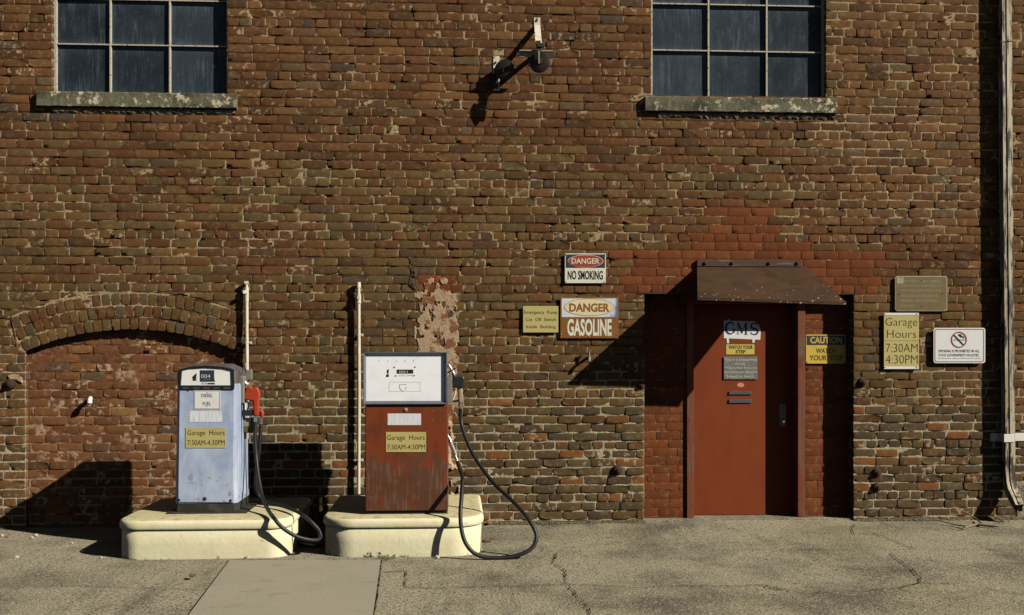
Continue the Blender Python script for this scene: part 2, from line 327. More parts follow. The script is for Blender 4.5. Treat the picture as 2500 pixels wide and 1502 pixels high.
# ------------------------------------------------------------------ brick fields
CH = 0.0769                                   # course height
ZH = 2.066                                    # centre of a header course
def rect_px(x0, y0, x1, y1, y=0.0):
    a = W(x0, (y0 + y1) / 2, y); b = W(x1, (y0 + y1) / 2, y); xm = (x0 + x1) / 2
    return a.x, b.x, W(xm, y1, y).z, W(xm, y0, y).z
WINL = rect_px(126, -170, 556, 228); WINR = rect_px(1590, -170, 2018, 240)
DOOR = rect_px(1572, 716, 2085, 1300); PATCH = rect_px(1026, 720, 1117, 1300)
SILLZ = {}
ac = W(323, 1440); AC = (ac.x, ac.z); SX = (W(600, 1000).x - W(46, 1000).x) / 554.0
RI = 647 * SX; RE = 739 * SX
A_ANG = math.asin((323 - 61) * SX / RI); A_ANGR = math.asin((596 - 323) * SX / RE) * 1.05
ARCH_L = W(61, 1000).x; ARCH_R = W(586, 1000).x
PAINT = [(501, 525, 1736, 1910), (525, 547, 1771, 1895), (547, 569, 1727, 1902), (569, 590, 1683, 1903), (590, 611, 1680, 1982),
         (611, 631, 1512, 2177), (631, 716, 1523, 2146), (675, 720, 1030, 1117)]
def painted(px, py):
    return any(a <= py <= b and c <= px <= d for a, b, c, d in PAINT)
def pick(items):
    t = sum(k for _, k in items); r = random.random() * t
    for c, k in items:
        r -= k
        if r <= 0: return c
    return items[-1][0]
TOP = [((104, 68, 42), 3), ((98, 60, 38), 4), ((90, 54, 35), 3), ((78, 54, 38), 2.4), ((112, 76, 45), 2), ((66, 50, 39), 1.4), ((122, 80, 44), .6), ((64, 61, 58), .35), ((104, 72, 54), .9)]
MID = [((102, 82, 50), 3.2), ((96, 76, 46), 3), ((106, 82, 47), 2), ((100, 68, 41), 2), ((86, 56, 36), 1.5), ((86, 77, 56), 1.5), ((72, 67, 58), .6), ((76, 60, 42), 1.3), ((110, 86, 54), .8)]
LOW = [((92, 80, 58), 2.5), ((80, 71, 54), 3), ((72, 65, 53), 2.4), ((62, 58, 50), 1.3), ((134, 82, 42), 1.3), ((104, 74, 46), 1.5), ((90, 71, 50), 1.5)]
RGT_ = [((112, 78, 48), 3), ((104, 72, 45), 2.5), ((96, 64, 42), 2), ((118, 82, 48), 1.8), ((72, 53, 39), 1.8), ((126, 86, 48), .8), ((108, 86, 68), .7), ((90, 80, 62), .8)]
INF = [((124, 78, 50), 3), ((114, 68, 44), 3), ((104, 64, 43), 2), ((132, 86, 52), 1.5), ((92, 68, 50), 1), ((138, 100, 66), .6), ((84, 76, 68), .3)]
PNT = [((120, 60, 31), 3), ((114, 57, 30), 3), ((107, 54, 30), 1.5)]
PIER = [((106, 78, 50), 2), ((94, 72, 46), 2), ((80, 66, 48), 2), ((116, 76, 43), 1.2), ((84, 60, 40), 1.5)]
def zone_main(px, py):
    j = random.gauss(0, 55); ez = random.random()
    if painted(px, py): return pick(PNT), .04, True
    if random.random() < .62 and any(a - 14 <= py <= b + 12 and c - 55 <= px <= d + 55 for a, b, c, d in PAINT[:7]):
        m_ = pick(MID); k_ = random.uniform(.25, .85); p_ = pick(PNT); return tuple(m_[i] * (1 - k_) + p_[i] * k_ for i in range(3)), .06, False
    red = fbm(np.array([px / 330.0]), np.array([py / 120.0]), 5, 3)[0]
    if py < 500 and (px < 126 or 556 < px < 640) and py < 300: return pick(RGT_ + TOP), (.6 if ez < .22 else .12), False
    if px > 2000 and py + j < 720: return pick(RGT_ if random.random() < .75 else TOP), .12, False
    if py + j < 330: return pick(TOP if random.random() < .8 else RGT_), (.5 if ez < .07 else .07), False
    if px < 75 and py > 820: return pick(PIER), .2, False
    if py + j > 1010: return pick(LOW), (.55 if ez < .12 else .12), False
    if red > .57 and py < 640: return pick(TOP), .1, False
    if py + j < 430: return pick(TOP if random.random() < .45 else MID), .1, False
    return pick(MID if random.random() < .88 else TOP), (.5 if ez < .06 else .08), False
def zone_infill(px, py): return pick(INF), (.8 if random.random() < .16 else .12), False
def zone_paint(px, py): return pick(PNT), .12, True

FR = np.array([0, -1, .27, .5, .73, -2, 1.0])
def make_bricks(name, items, parent, yface, skirt=.13, polar=None, push=None, relief=1.0):
    """items: (x0, z0, L, H, colour, efflorescence, painted) -> one brickwork mesh of irregular rounded bricks"""
    n = len(items); nx, nz = 7, 5
    X0 = np.array([i[0] for i in items]); Z0 = np.array([i[1] for i in items]); Ln = np.array([i[2] for i in items]); H = np.array([i[3] for i in items])
    pt = np.array([1.0 if i[6] else 0.0 for i in items])
    e = np.minimum(.005, Ln * .2)
    U = np.stack([0 * Ln, e, Ln * .27, Ln * .5, Ln * .73, Ln - e, Ln], 1); eh = .005 + 0 * H
    V = np.stack([0 * H, eh, H * .5, H - eh, H], 1)
    S = np.repeat(U[:, :, None], nz, 2); T = np.repeat(V[:, None, :], nx, 1)
    Y = np.zeros_like(S)
    Y[:, 0, :] += .0010; Y[:, -1, :] += .0010; Y[:, :, 0] += .0010; Y[:, :, -1] += .0010
    chip = np.where(RNG.random((n, 4)) < .12, RNG.uniform(.010, .026, (n, 4)), RNG.uniform(.0005, .004, (n, 4))) * (1 - .75 * pt)[:, None]
    for k, (i, j, si, sj) in enumerate(((0, 0, 1, 1), (nx - 1, 0, -1, 1), (0, nz - 1, 1, -1), (nx - 1, nz - 1, -1, -1))):
        S[:, i, j] += si * chip[:, k]; T[:, i, j] += sj * chip[:, k] * .6
        S[:, i + si, j] += si * chip[:, k] * .3; T[:, i + si, j] += sj * chip[:, k] * .45; T[:, i, j + sj] += sj * chip[:, k] * .25; S[:, i, j + sj] += si * chip[:, k] * .3
        Y[:, i + si, j + sj] += np.clip(chip[:, k] - .010, 0, 1) * .35
    if polar is None:
        PX = X0[:, None, None] + S; PZ = Z0[:, None, None] + T + (RNG.normal(0, .004, n) * (1 - .8 * pt))[:, None, None] * (S - (Ln / 2)[:, None, None])
    else:
        th = X0[:, None, None] + S / (Z0 + H / 2)[:, None, None]; r = Z0[:, None, None] + T
        PX = polar[0] + r * np.sin(th); PZ = polar[1] + r * np.cos(th)
    k = (1 - .55 * pt)[:, None, None]
    bid = np.arange(n)[:, None, None] * 7.31
    PX = PX + (fbm(PX * 28 + bid, PZ * 28, 3, 3) - .5) * .007 * k
    PZ = PZ + (fbm(PX * 18 + bid, PZ * 30, 9, 3) - .5) * .0045 * k
    Y = Y * relief + (fbm(PX * 35 + bid, PZ * 35, 21, 3) - .5) * .0018 * k
    Y += (RNG.normal(0, .0012, n) * (1 - .6 * pt))[:, None, None] + (RNG.normal(0, .006, n) * (1 - .7 * pt))[:, None, None] * (S - (Ln / 2)[:, None, None]) * .5 \
        + (RNG.normal(0, .012, n) * (1 - .7 * pt))[:, None, None] * (T - (H / 2)[:, None, None]) * .5
    if push is not None: PX, PZ = push(PX, PZ)
    Y += yface
    front = np.stack([PX, Y, PZ], -1).reshape(n, nx * nz, 3)
    idx = lambda i, j: i * nz + j
    per = [idx(i, 0) for i in range(nx)] + [idx(nx - 1, j) for j in range(1, nz)] + [idx(i, nz - 1) for i in range(nx - 2, -1, -1)] + [idx(0, j) for j in range(nz - 2, 0, -1)]
    sf = front[:, per, :].copy(); sk_ = sf.copy(); sk_[:, :, 1] = yface + skirt
    verts = np.concatenate([front, sf, sk_], 1); nv = verts.shape[1]
    fs = [(idx(i, j), idx(i + 1, j), idx(i + 1, j + 1), idx(i, j + 1)) for i in range(nx - 1) for j in range(nz - 1)]
    m = len(per); k0 = nx * nz; fs += [(k0 + (q + 1) % m, k0 + q, k0 + m + q, k0 + m + (q + 1) % m) for q in range(m)]
    fs = np.array(fs); faces = (fs[None] + (np.arange(n) * nv)[:, None, None]).reshape(-1)
    cols = np.array([(*lin(i[4]), i[5]) for i in items]); jit = RNG.normal(1, .07, (n, 1)); cols[:, :3] *= jit
    cols[:, :3] *= np.where((pt > .5)[:, None], np.array([[.84, 1.0, .88]]), np.array([[.92, .955, .77]]))
    lum = cols[:, :3] @ np.array([.3, .6, .1]); cols[:, :3] = cols[:, :3] * .94 + lum[:, None] * .06
    npt = (pt < .5)[:, None]; mean = np.array(lin((90, 63, 38))); cols[:, :3] = np.where(npt, cols[:, :3] * .62 + mean * .38, cols[:, :3])
    cols = np.repeat(cols, nv, 0)
    return np_mesh(name, verts.reshape(-1, 3), faces, cols, M['brick'], parent)
def np_mesh(name, verts, faces, cols, mat, parent, smooth=True):
    me = bpy.data.meshes.new(name); nf = len(faces) // 4
    me.vertices.add(len(verts)); me.loops.add(len(faces)); me.polygons.add(nf)
    o0 = np.array(ORG[parent.name]) if parent else np.zeros(3)
    me.vertices.foreach_set('co', (verts - o0).astype(np.float32).ravel())
    me.loops.foreach_set('vertex_index', faces.astype(np.int32))
    me.polygons.foreach_set('loop_start', np.arange(0, nf * 4, 4, dtype=np.int32))
    me.update(calc_edges=True)
    if cols is not None:
        at = me.color_attributes.new('Col', 'FLOAT_COLOR', 'POINT'); at.data.foreach_set('color', cols.astype(np.float32).ravel())
    if smooth: me.polygons.foreach_set('use_smooth', np.ones(nf, dtype=bool))
    me.materials.append(mat); o = bpy.data.objects.new(name, me); COL.objects.link(o)
    if parent: o.parent = parent; ORG[o.name] = ORG[parent.name]
    me.validate(); return o
def mortar_bed(name, xr, zr, yface, depthfn, colfn, parent, hole=None, res=.012):
    xs = np.arange(xr[0], xr[1] + res, res); zs = np.arange(zr[0], zr[1] + res, res); xs[-1] = xr[1]; zs[-1] = zr[1]
    X, Z = np.meshgrid(xs, zs, indexing='ij')
    Y = yface + depthfn(X, Z); C = colfn(X, Z)
    nz = len(zs); I = np.arange(len(xs) * nz).reshape(len(xs), nz)
    q = np.stack([I[:-1, :-1], I[1:, :-1], I[1:, 1:], I[:-1, 1:]], -1).reshape(-1, 4)
    if hole is not None:
        cx = (X[:-1, :-1] + X[1:, 1:]).ravel() / 2; cz = (Z[:-1, :-1] + Z[1:, 1:]).ravel() / 2; q = q[~hole(cx, cz)]
    return np_mesh(name, np.stack([X, Y, Z], -1).reshape(-1, 3), q.ravel(), C.reshape(-1, 4), M['mortar'], parent)
def lay(xr, zr, blocked, zone, y, headers=True, seed=0, reg=False):
    rnd = random.Random(seed); out = []
    k0 = math.floor((zr[0] - ZH) / CH) - 1
    for k in range(k0, k0 + 200):
        zc = ZH + k * CH; z0 = zc - CH / 2; z1 = z0 + CH
        if z1 < zr[0] + .01 or z0 > zr[1]: continue
        hd = headers and (k % 6 == 0); jt = .009 if reg else .0115; jz = .010 if reg else .0125
        free = [xr]
        for (a, b) in blocked(zc):
            nf = []
            for (p, q) in free:
                if b <= p or a >= q: nf.append((p, q)); continue
                if a > p: nf.append((p, a))
                if b < q: nf.append((b, q))
            free = nf
        ph = (k % 2) * .1085 + rnd.uniform(-.03, .03) + (0 if reg else (.05 if k % 4 > 1 else 0))
        joints = []; x = xr[0] - .4 + ph
        while x < xr[1] + .4:
            joints.append(x)
            if hd: x += .109 + rnd.uniform(-.008, .008)
            else: x += (.2165 if rnd.random() > .05 else .125) + rnd.uniform(-.007, .007)
        for (p, q) in free:
            js = [p] + [j for j in joints if p + .055 < j < q - .055] + [q]
            for a, b in zip(js[:-1], js[1:]):
                ga = 0 if a == p else jt / 2; gb = 0 if b == q else jt / 2
                ga += rnd.choice((-.002, -.001, 0, .001, .003)) if ga and not reg else 0; gb += rnd.choice((-.002, -.001, 0, .001, .003)) if gb and not reg else 0
                zz0 = max(z0 + jz / 2 + rnd.uniform(-.003, .003), zr[0]); zz1 = min(z1 - jz / 2 + rnd.uniform(-.004, .002), zr[1])
                if zz1 - zz0 < .02 or b - a - ga - gb < .02: continue
                px, py = proj((a + b) / 2, y, zc); c, e, pn = zone(px, py)
                if pn: ga *= .7; gb *= .7; zz0 -= .003; zz1 += .003
                out.append((a + ga, zz0, b - a - ga - gb, zz1 - zz0, c, e, pn))
    return out

# ================================================================== BUILDING
bx0 = W(-230, 800).x; bx1 = W(2740, 800).x; ztop = 5.55
bld = thing('brick_building', 'weathered brown brick garage building with a blocked arch and a red door', 'building', (0.9, 0, 0))
def arch_half(z, Rr):
    d = Rr * Rr - (z - AC[1]) ** 2; return math.sqrt(d) if d > 0 else 0
ZSP = AC[1] + RI * math.cos(A_ANG)            # springing height
def blocked_main(z):
    b = []
    for r in (WINL, WINR, DOOR):
        if r[2] + .0 < z < r[3]: b.append((r[0], r[1]))
    if z < ZSP + .02: b.append((ARCH_L, ARCH_R))
    return b
def in_arch(x, z, Rr, pad=0):
    dx = x - AC[0]; dz = z - AC[1]; r = np.sqrt(dx * dx + dz * dz); a = np.arctan2(dx, dz)
    return (r < Rr + pad) & (a > -A_ANG - .012) & (a < A_ANGR + .012) & (dz > 0)
def push_arch(PX, PZ):
    dx = PX - AC[0]; dz = PZ - AC[1]; r = np.sqrt(dx * dx + dz * dz); a = np.arctan2(dx, dz)
    ins = (r < RE + .012) & (dz > 0) & (a > -A_ANG * .985) & (a < A_ANGR * .985) & (r > RI)
    k = np.where(ins, (RE + .012) / np.maximum(r, 1e-6), 1.0)
    PX2 = AC[0] + dx * k; PZ2 = AC[1] + dz * k
    # bricks meeting the sloping springer faces: keep them off the ring sideways
    l = (~ins) & (r < RE + .012) & (r > RI) & (dz > 0) & (a > -A_ANG - .02) & (a < 0)
    PX2 = np.where(l, AC[0] + r * np.sin(-A_ANG - .02), PX2)
    return PX2, PZ2
items = []
for it in lay((bx0, bx1), (-.04, ztop), blocked_main, zone_main, 0, True, 3):
    cx = it[0] + it[2] / 2; cz = it[1] + it[3] / 2
    c = np.array([[it[0] + .01, cz], [cx, cz], [it[0] + it[2] - .01, cz], [cx, it[1] + it[3]], [it[0] + .01, it[1] + it[3]], [it[0] + it[2] - .01, it[1] + it[3]]])
    ins = in_arch(c[:, 0], c[:, 1], RE, .008)
    if ins.all(): continue
    if ins.sum() >= 4:
        # shorten a brick that is mostly inside the ring
        if not ins[0] or not ins[4]: it = (it[0], it[1], it[2] * .5, *it[3:])
        elif not ins[2] or not ins[5]: it = (it[0] + it[2] * .5, it[1], it[2] * .5, *it[3:])
        else: continue
    items.append(it)
make_bricks('brickwork', items, bld, 0.0, .13, push=push_arch)

def hole_main(x, z):
    h = np.zeros(len(x), bool)
    for r in (WINL, WINR, DOOR): h |= (x > r[0]) & (x < r[1]) & (z > r[2]) & (z < r[3])
    h |= (x > ARCH_L) & (x < ARCH_R) & (z < ZSP) & (z > -1)
    h |= in_arch(x, z, RI, .014) & (z > ZSP - .05) & (x > ARCH_L) & (x < ARCH_R)
    return h
def lowness(X, Z): return np.clip((1.25 - Z) / .5, 0, 1) * np.clip((X + .1) / .6, .25, 1)
def dep_main(X, Z):
    n1 = fbm(X * 9, Z * 14, 31, 4); n2 = fbm(X * 55, Z * 55, 33, 2); lo = lowness(X, Z)
    PXp = X * 277 + 1100
    d = .0024 + (n1 - .5) * .009 + (n2 - .5) * .003 + lo * np.clip(n1 - .46, 0, 1) * .045
    d = d + np.clip(fbm(X * 11, Z * 13, 35, 3) - .63, 0, 1) * .12
    return np.clip(d + .0005, .0024, .018)
def paint_mask(X, Z):
    m = np.zeros_like(X)
    for (a, b, c, d) in PAINT:
        x0, x1, z0, z1 = rect_px(c, a, d, b)
        m = np.maximum(m, ((X > x0 - .015) & (X < x1 + .015) & (Z > z0 - .012) & (Z < z1 + .012)).astype(float))
    return m
def col_mortar(X, Z):
    f = ((Z - ZH) / CH + .5) % 1.0; hj = ((f < .16) | (f > .84)).astype(float)
    n = fbm(X * 3.0, Z * 5.0, 41, 4); n2 = fbm(X * 20, Z * 26, 43, 3)
    cream = np.array(lin((158, 138, 104))); brown = np.array(lin((76, 50, 31))); grey = np.array(lin((164, 154, 126)))
    up = np.clip((Z - .9) / .6, 0, 1)
    edge = np.clip(1 - np.abs(X - 3.9) / 1.6, 0, 1) * np.clip((Z - 2.2), 0, 1)      # cleaner joints right of the door
    thr = .485 + .17 * hj * up + .045 * np.clip((Z - 3.2) / .5, 0, 1) - .14 * (1 - up) - .16 * edge - .05
    t = np.clip((n * .55 + n2 * .45 - thr) / .07 + .5, 0, 1)[..., None]
    base = cream * up[..., None] + grey * (1 - up[..., None])
    c = base * t + brown * (1 - t)
    red = np.array(lin((106, 61, 34))); pm = paint_mask(X, Z)[..., None] * np.where(n2 > .68, .2, 1.0)[..., None]
    c = c * (1 - pm) + red * pm
    return np.concatenate([c, np.ones(X.shape + (1,))], -1)
def dep_main2(X, Z):
    d = dep_main(X, Z); pm = paint_mask(X, Z); return d * (1 - pm) + (.0028 + .001 * fbm(X * 60, Z * 60, 3, 2)) * pm
mortar_bed('mortar_bed', (bx0, bx1), (-.05, ztop), 0.0, dep_main2, col_mortar, bld, hole_main)

# the arch: three rings of header bricks, then the recessed blocking
arch_items = []
rt = (RE - RI) / 3
for k in range(3):
    r0 = RI + k * rt; pitch = .0765 / (r0 + rt / 2); a = -A_ANG; nn = int((A_ANG + A_ANGR) / pitch); pitch = (A_ANG + A_ANGR) / nn
    for i in range(nn):
        t = a + i * pitch
        g = .010 / (r0 + rt / 2); c = pick(MID + [((96, 60, 38), 3), ((90, 56, 38), 3), ((80, 78, 70), 1)])
        arch_items.append((t + g / 2 + random.uniform(-.001, .001), r0 + (.003 if k == 0 else .006) + random.uniform(-.003, .003), (pitch - g) * (r0 + rt / 2), rt - .012 + random.uniform(-.004, .002), c, .08, False))
make_bricks('arch_ring', arch_items, bld, -.001, .10, polar=AC)
sof = MB(); na = 60
for i in range(na + 1):
    t = -A_ANG + (A_ANG + A_ANGR) * i / na
    for y in (.006, .09): sof.v.append((AC[0] + (RI + .008) * math.sin(t), y, AC[1] + (RI + .008) * math.cos(t)))
sof.f = [(2 * i, 2 * i + 2, 2 * i + 3, 2 * i + 1) for i in range(na)]
sof.build('arch_soffit', M['rubble'], bld, True)
ZI1 = AC[1] + RI + .05
inf = [it for it in lay((ARCH_L - .05, ARCH_R + .06), (-.04, ZI1), lambda z: [], zone_infill, .075, False, 11)
       if not (math.hypot(it[0] + it[2] / 2 - AC[0], it[1] + .03 - AC[1]) > RI + .12 and it[1] > ZSP)]
make_bricks('arch_blocking', inf, bld, .07, .06)
def col_inf(X, Z):
    n = fbm(X * 6, Z * 8, 51, 4); n2 = fbm(X * 25, Z * 30, 53, 3)
    t = np.clip((n * .5 + n2 * .5 - .53 + .12 * np.clip(1.0 - Z, -.5, .6)) / .10 + .4, 0, 1)[..., None]
    c = np.array(lin((156, 130, 104))) * t + np.array(lin((108, 68, 46))) * (1 - t)
    return np.concatenate([c, np.ones(X.shape + (1,))], -1)
mortar_bed('blocking_mortar', (ARCH_L - .05, ARCH_R + .06), (-.05, ZI1), .07, lambda X, Z: np.clip(.0036 + (fbm(X * 14, Z * 16, 61, 4) - .5) * .018 + (fbm(X * 60, Z * 60, 63, 2) - .5) * .004, -.004, .014), col_inf, bld)
# reveals behind the jamb bricks
jb = [((ARCH_L - .06, .012, -.05), (ARCH_L - .006, .13, ZSP + .05)), ((ARCH_R + .006, .012, -.05), (ARCH_R + .06, .13, ZSP + .05)),
      ((DOOR[0] - .06, .012, -.05), (DOOR[0] - .005, .2, DOOR[3])), ((DOOR[1] + .005, .012, -.05), (DOOR[1] + .06, .2, DOOR[3]))]
for r in (WINL, WINR):
    jb += [((r[0] - .06, .012, r[2]), (r[0] - .005, .2, r[3])), ((r[1] + .005, .012, r[2]), (r[1] + .06, .2, r[3])), ((r[0], .012, r[3]), (r[1], .2, r[3] + .08))]
for a_, b_ in jb: MB().box(a_, b_).build('jamb_mortar', M['rubble'], bld)

# doorway blocking, painted red, either side of the door
YD = .142                                      # depth of the doorway blocking
YS = .275                                      # door leaf
fl = W(1679, 1000, YD).x; fr = W(1965, 1000, YD).x
itl = lay((DOOR[0] - .01, fl - .012), (-.03, DOOR[3]), lambda z: [], zone_paint, YD, False, 21, True)
itr = lay((fr + .004, DOOR[1] + .01), (-.03, DOOR[3]), lambda z: [], zone_paint, YD, False, 23, True)
make_bricks('doorway_blocking', itl, bld, YD, .05); make_bricks('doorway_blocking', itr, bld, YD, .05)
def col_pt(X, Z):
    n2 = fbm(X * 22, Z * 26, 73, 3); t = np.clip((n2 - .62 + .12 * np.clip(.5 - Z, 0, 1)) / .05, 0, 1)[..., None]
    c = np.array(lin((106, 62, 35))) * (1 - t) + np.array(lin((166, 120, 86))) * t
    return np.concatenate([c, np.ones(X.shape + (1,))], -1)
dpt = lambda X, Z: .0032 + (fbm(X * 30, Z * 30, 75, 3) - .5) * .004
mortar_bed('doorway_mortar', (DOOR[0] - .01, fl - .004), (-.03, DOOR[3]), YD, dpt, col_pt, bld)
mortar_bed('doorway_mortar', (fr, DOOR[1] + .01), (-.03, DOOR[3]), YD, dpt, col_pt, bld)
ltl = MB(); ltl.box((DOOR[0] - .05, -.004, DOOR[3] - .008), (DOOR[1] + .02, .30, DOOR[3] + .004)); ltl.build('lintel', M['darkmetal'], bld)
light_block = MB(); light_block.box((bx0, .36, -.05), (bx1, 6.0, ztop)); light_block.box((bx0, .03, ztop - .02), (bx1, .36, ztop + .06)); light_block.box((bx0, .03, -.05), (bx0 + .05, .36, ztop - .02)); light_block.box((bx1 - .05, .03, -.05), (bx1, .36, ztop - .02))
light_block.build('wall', M['rubble'], bld)  # unseen box behind the brickwork, added to block sky light leaking through gaps

# plaster patch and rubble in the old chase beside the red pump
xs = np.linspace(PATCH[0] - .05, PATCH[1] + .02, 70); zs = np.linspace(-.03, PATCH[3] + .15, 350)
X, Z = np.meshgrid(xs, zs, indexing='ij')
ruf = np.clip((1.05 - Z) / .25, 0, 1)
rr = np.clip((X - PATCH[0]) / (PATCH[1] - PATCH[0]), 0, 1)
ed = np.minimum(np.minimum((X - PATCH[0] + .03) / .10, (PATCH[1] + .012 - X) / .03), (PATCH[3] + .13 - Z) / .22)
msk = np.clip(ed, -1, 1) * .42 + (fbm(X * 20, Z * 14, 85, 5) - .5) * 1.5 + .5 - .56 - .05 * np.clip((Z - 1.75) / .25, 0, 1) + .12 * ruf
Y = -.0035 + (fbm(X * 10, Z * 8, 81, 4) - .5) * .006 + np.clip(-msk / .03, 0, 1) * .02 + ruf * ((fbm(X * 16, Z * 16, 83, 4) - .5) * .13 + .0) + ruf * np.clip((rr - .84) / .08, 0, 1) * .03
I = np.arange(X.size).reshape(X.shape); q = np.stack([I[:-1, :-1], I[1:, :-1], I[1:, 1:], I[:-1, 1:]], -1).reshape(-1, 4)
np_mesh('plaster_patch', np.stack([X, Y, Z], -1).reshape(-1, 3), q.ravel(), None, M['plaster'], bld)
r2 = rect_px(990, 612, 1027, 745); xs = np.linspace(r2[0], r2[1], 26); zs = np.linspace(r2[2], r2[3], 60); X, Z = np.meshgrid(xs, zs, indexing='ij')
u = (X - r2[0]) / (r2[1] - r2[0]); v = (Z - r2[2]) / (r2[3] - r2[2]); ed = np.minimum(np.minimum(u, 1 - u) * 3, np.minimum(v, 1 - v) * 5)
Y = .012 - np.clip(ed, 0, 1) * .03 * fbm(X * 12, Z * 10, 91, 3) + (fbm(X * 40, Z * 40, 93, 4) - .5) * .03
I = np.arange(X.size).reshape(X.shape); q = np.stack([I[:-1, :-1], I[1:, :-1], I[1:, 1:], I[:-1, 1:]], -1).reshape(-1, 4)
np_mesh('rough_patch', np.stack([X, Y, Z], -1).reshape(-1, 3), q.ravel(), None, mk('dark_rough_mortar', lin((88, 70, 50)), .95, spec=.1, layers=[ly((48, 38, 28), 40, .45, .62, .9), ly((140, 118, 88), 60, .6, .7, .6)], bump=[(60, 1, .02)]), bld)
r3 = rect_px(2482, 1168, 2760, 1290); xs = np.linspace(r3[0], r3[1], 90); zs = np.linspace(-.03, r3[3], 44); X, Z = np.meshgrid(xs, zs, indexing='ij')
Y = -.006 + (fbm(X * 10, Z * 12, 95, 4) - .5) * .03 + np.clip((Z - r3[3] + .06) / .06, 0, 1) * .02
I = np.arange(X.size).reshape(X.shape); q = np.stack([I[:-1, :-1], I[1:, :-1], I[1:, 1:], I[:-1, 1:]], -1).reshape(-1, 4)
np_mesh('render_patch', np.stack([X, Y, Z], -1).reshape(-1, 3), q.ravel(), None, mk('grey_render', lin((132, 122, 98)), .95, spec=.1, layers=[ly((80, 72, 58), 10, .48, .66, .8), ly((120, 82, 52), 7, .58, .68, .8)], bump=[(60, .8, .012)]), bld)

# ------------------------------------------------------------------ windows
def window(rect, cols, rows, sill, lab):
    YG = .085
    x0, x1, z0, z1 = rect
    vx = [W(c, 60, YG - .02).x for c in cols]; hz = [W((cols[0] + cols[1]) / 2, r, YG - .02).z for r in rows]
    xs = np.arange(x0 - .02, x1 + .02, .008); zs = np.arange(z0 - .02, z1 + .02, .008); X, Z = np.meshgrid(xs, zs, indexing='ij')
    bx = np.array([x0] + sorted(vx) + [x1]); bz = np.array([z0] + sorted(hz) + [z1])
    ci = np.clip(np.searchsorted(bx, X) - 1, 0, len(bx) - 2); ri = np.clip(np.searchsorted(bz, Z) - 1, 0, len(bz) - 2); pid = ci * 7 + ri * 3 + int(abs(x0) * 10)
    dl_ = X - bx[ci]; dr_ = bx[ci + 1] - X; db_ = Z - bz[ri]; dt_ = bz[ri + 1] - Z
    rag = .5 + fbm(X * 40, Z * 25 + pid * 3.1, 201, 3)
    top = np.exp(-dt_ / (.028 * rag)) * .8; bot = np.exp(-db_ / (.022 * rag)) * .75; sdE = np.exp(-dl_ / (.02 * rag)) * .5 + np.exp(-dr_ / (.015 * rag)) * .3
    st_ = np.clip(fbm(X * 150 + pid, Z * 5 + pid * 5.3, 203, 4) - .44, 0, 1) * 2.6 * np.clip(fbm(X * 9 + pid, Z * 6, 205, 4) - .36, 0, 1) * 2.6 + np.clip(fbm(X * 60, Z * 60, 213, 3) - .62, 0, 1) * 1.2
    cl = np.clip(fbm(X * 4 + pid * 1.7, Z * 3, 207, 3) - .35, 0, 1) * .8
    pv = hash2(pid, pid * 0, 9) * .22
    web = np.clip(1 - np.abs(fbm(X * 9 + pid, Z * 9, 209, 2) - .5) / .006, 0, 1) * (fbm(X * 5, Z * 5, 211, 2) > .6) * .35
    dust = np.clip(.05 + pv + (top + bot + sdE) * .70 + st_ * .60 + cl * .34 + web, 0, 1)[..., None]
    C = np.array(lin((17, 24, 31))) * (1 - dust) + np.array(lin((112, 126, 136))) * dust * .58  # blue in the glass base stands in for reflected sky, dust goes over it
    C = np.concatenate([C, np.ones(X.shape + (1,))], -1)
    Yg = YG + (hash2(pid, pid * 0, 3) - .5) * .012 * (X - bx[ci]) + (hash2(pid, pid * 0, 5) - .5) * .012 * (Z - bz[ri])
    I = np.arange(X.size).reshape(X.shape); q = np.stack([I[:-1, :-1], I[1:, :-1], I[1:, 1:], I[:-1, 1:]], -1).reshape(-1, 4)
    gl = np_mesh('window', np.stack([X, Yg, Z], -1).reshape(-1, 3), q.ravel(), C.reshape(-1, 4), M['glass'], bld)
    if lab: gl['label'] = lab
    f = MB(); e = .004
    fw = .022
    f.box((x0 - .01, YG - .028, z0), (x0 + fw, YG - .002, z1)); f.box((x1 - fw, YG - .028, z0), (x1 + .01, YG - .002, z1)); f.box((x0 + fw, YG - .028, z0 - .01), (x1 - fw, YG - .002, z0 + .014))
    for c in vx: f.box((c - .008, YG - .030, z0 + .014), (c + .008, YG - .002, z1))
    edges = [x0 + fw] + sum(([c - .008, c + .008] for c in vx), []) + [x1 - fw]
    for r in rows:
        z = W((cols[0] + cols[1]) / 2, r, YG - .02).z
        for a, b in zip(edges[::2], edges[1::2]): f.box((a, YG - .028, z - .0065), (b, YG - .002, z + .0065))
    f.build('window_frame', M['winframe'], gl, bevel=.003)
    sx0, sy0, sx1, sy1 = sill; p = .045
    a = W(sx0, (sy0 + sy1) / 2, -p); b = W(sx1, (sy0 + sy1) / 2, -p); xm = (sx0 + sx1) / 2
    zt = W(xm, sy0, -p).z; zb = W(xm, sy1, -p).z
    n = 60; s = MB(); prof = [(.11, zt + .012), (-p + .006, zt + .002), (-p, zt - .006), (-p + .001, (zt + zb) / 2), (-p, zb + .006), (-p + .007, zb), (.02, zb)]
    for i in range(n + 1):
        x = a.x + (b.x - a.x) * i / n
        for k, (yy, zz) in enumerate(prof):
            j = (random.random() - .5) * .005 if 0 < k < 6 else 0; s.v.append((x, yy + j, zz + (random.random() - .5) * (.004 if 0 < k < 6 else 0)))
    m = len(prof); s.f = [(i * m + k, (i + 1) * m + k, (i + 1) * m + k + 1, i * m + k + 1) for i in range(n) for k in range(m - 1)] + [tuple(range(m)), tuple(n * m + k for k in range(m - 1, -1, -1))]
    s.f = [f_[::-1] for f_ in s.f]
    s.build('window_sill', M['sill'], gl)
    r = MB()                                   # ragged mortar line under the sill
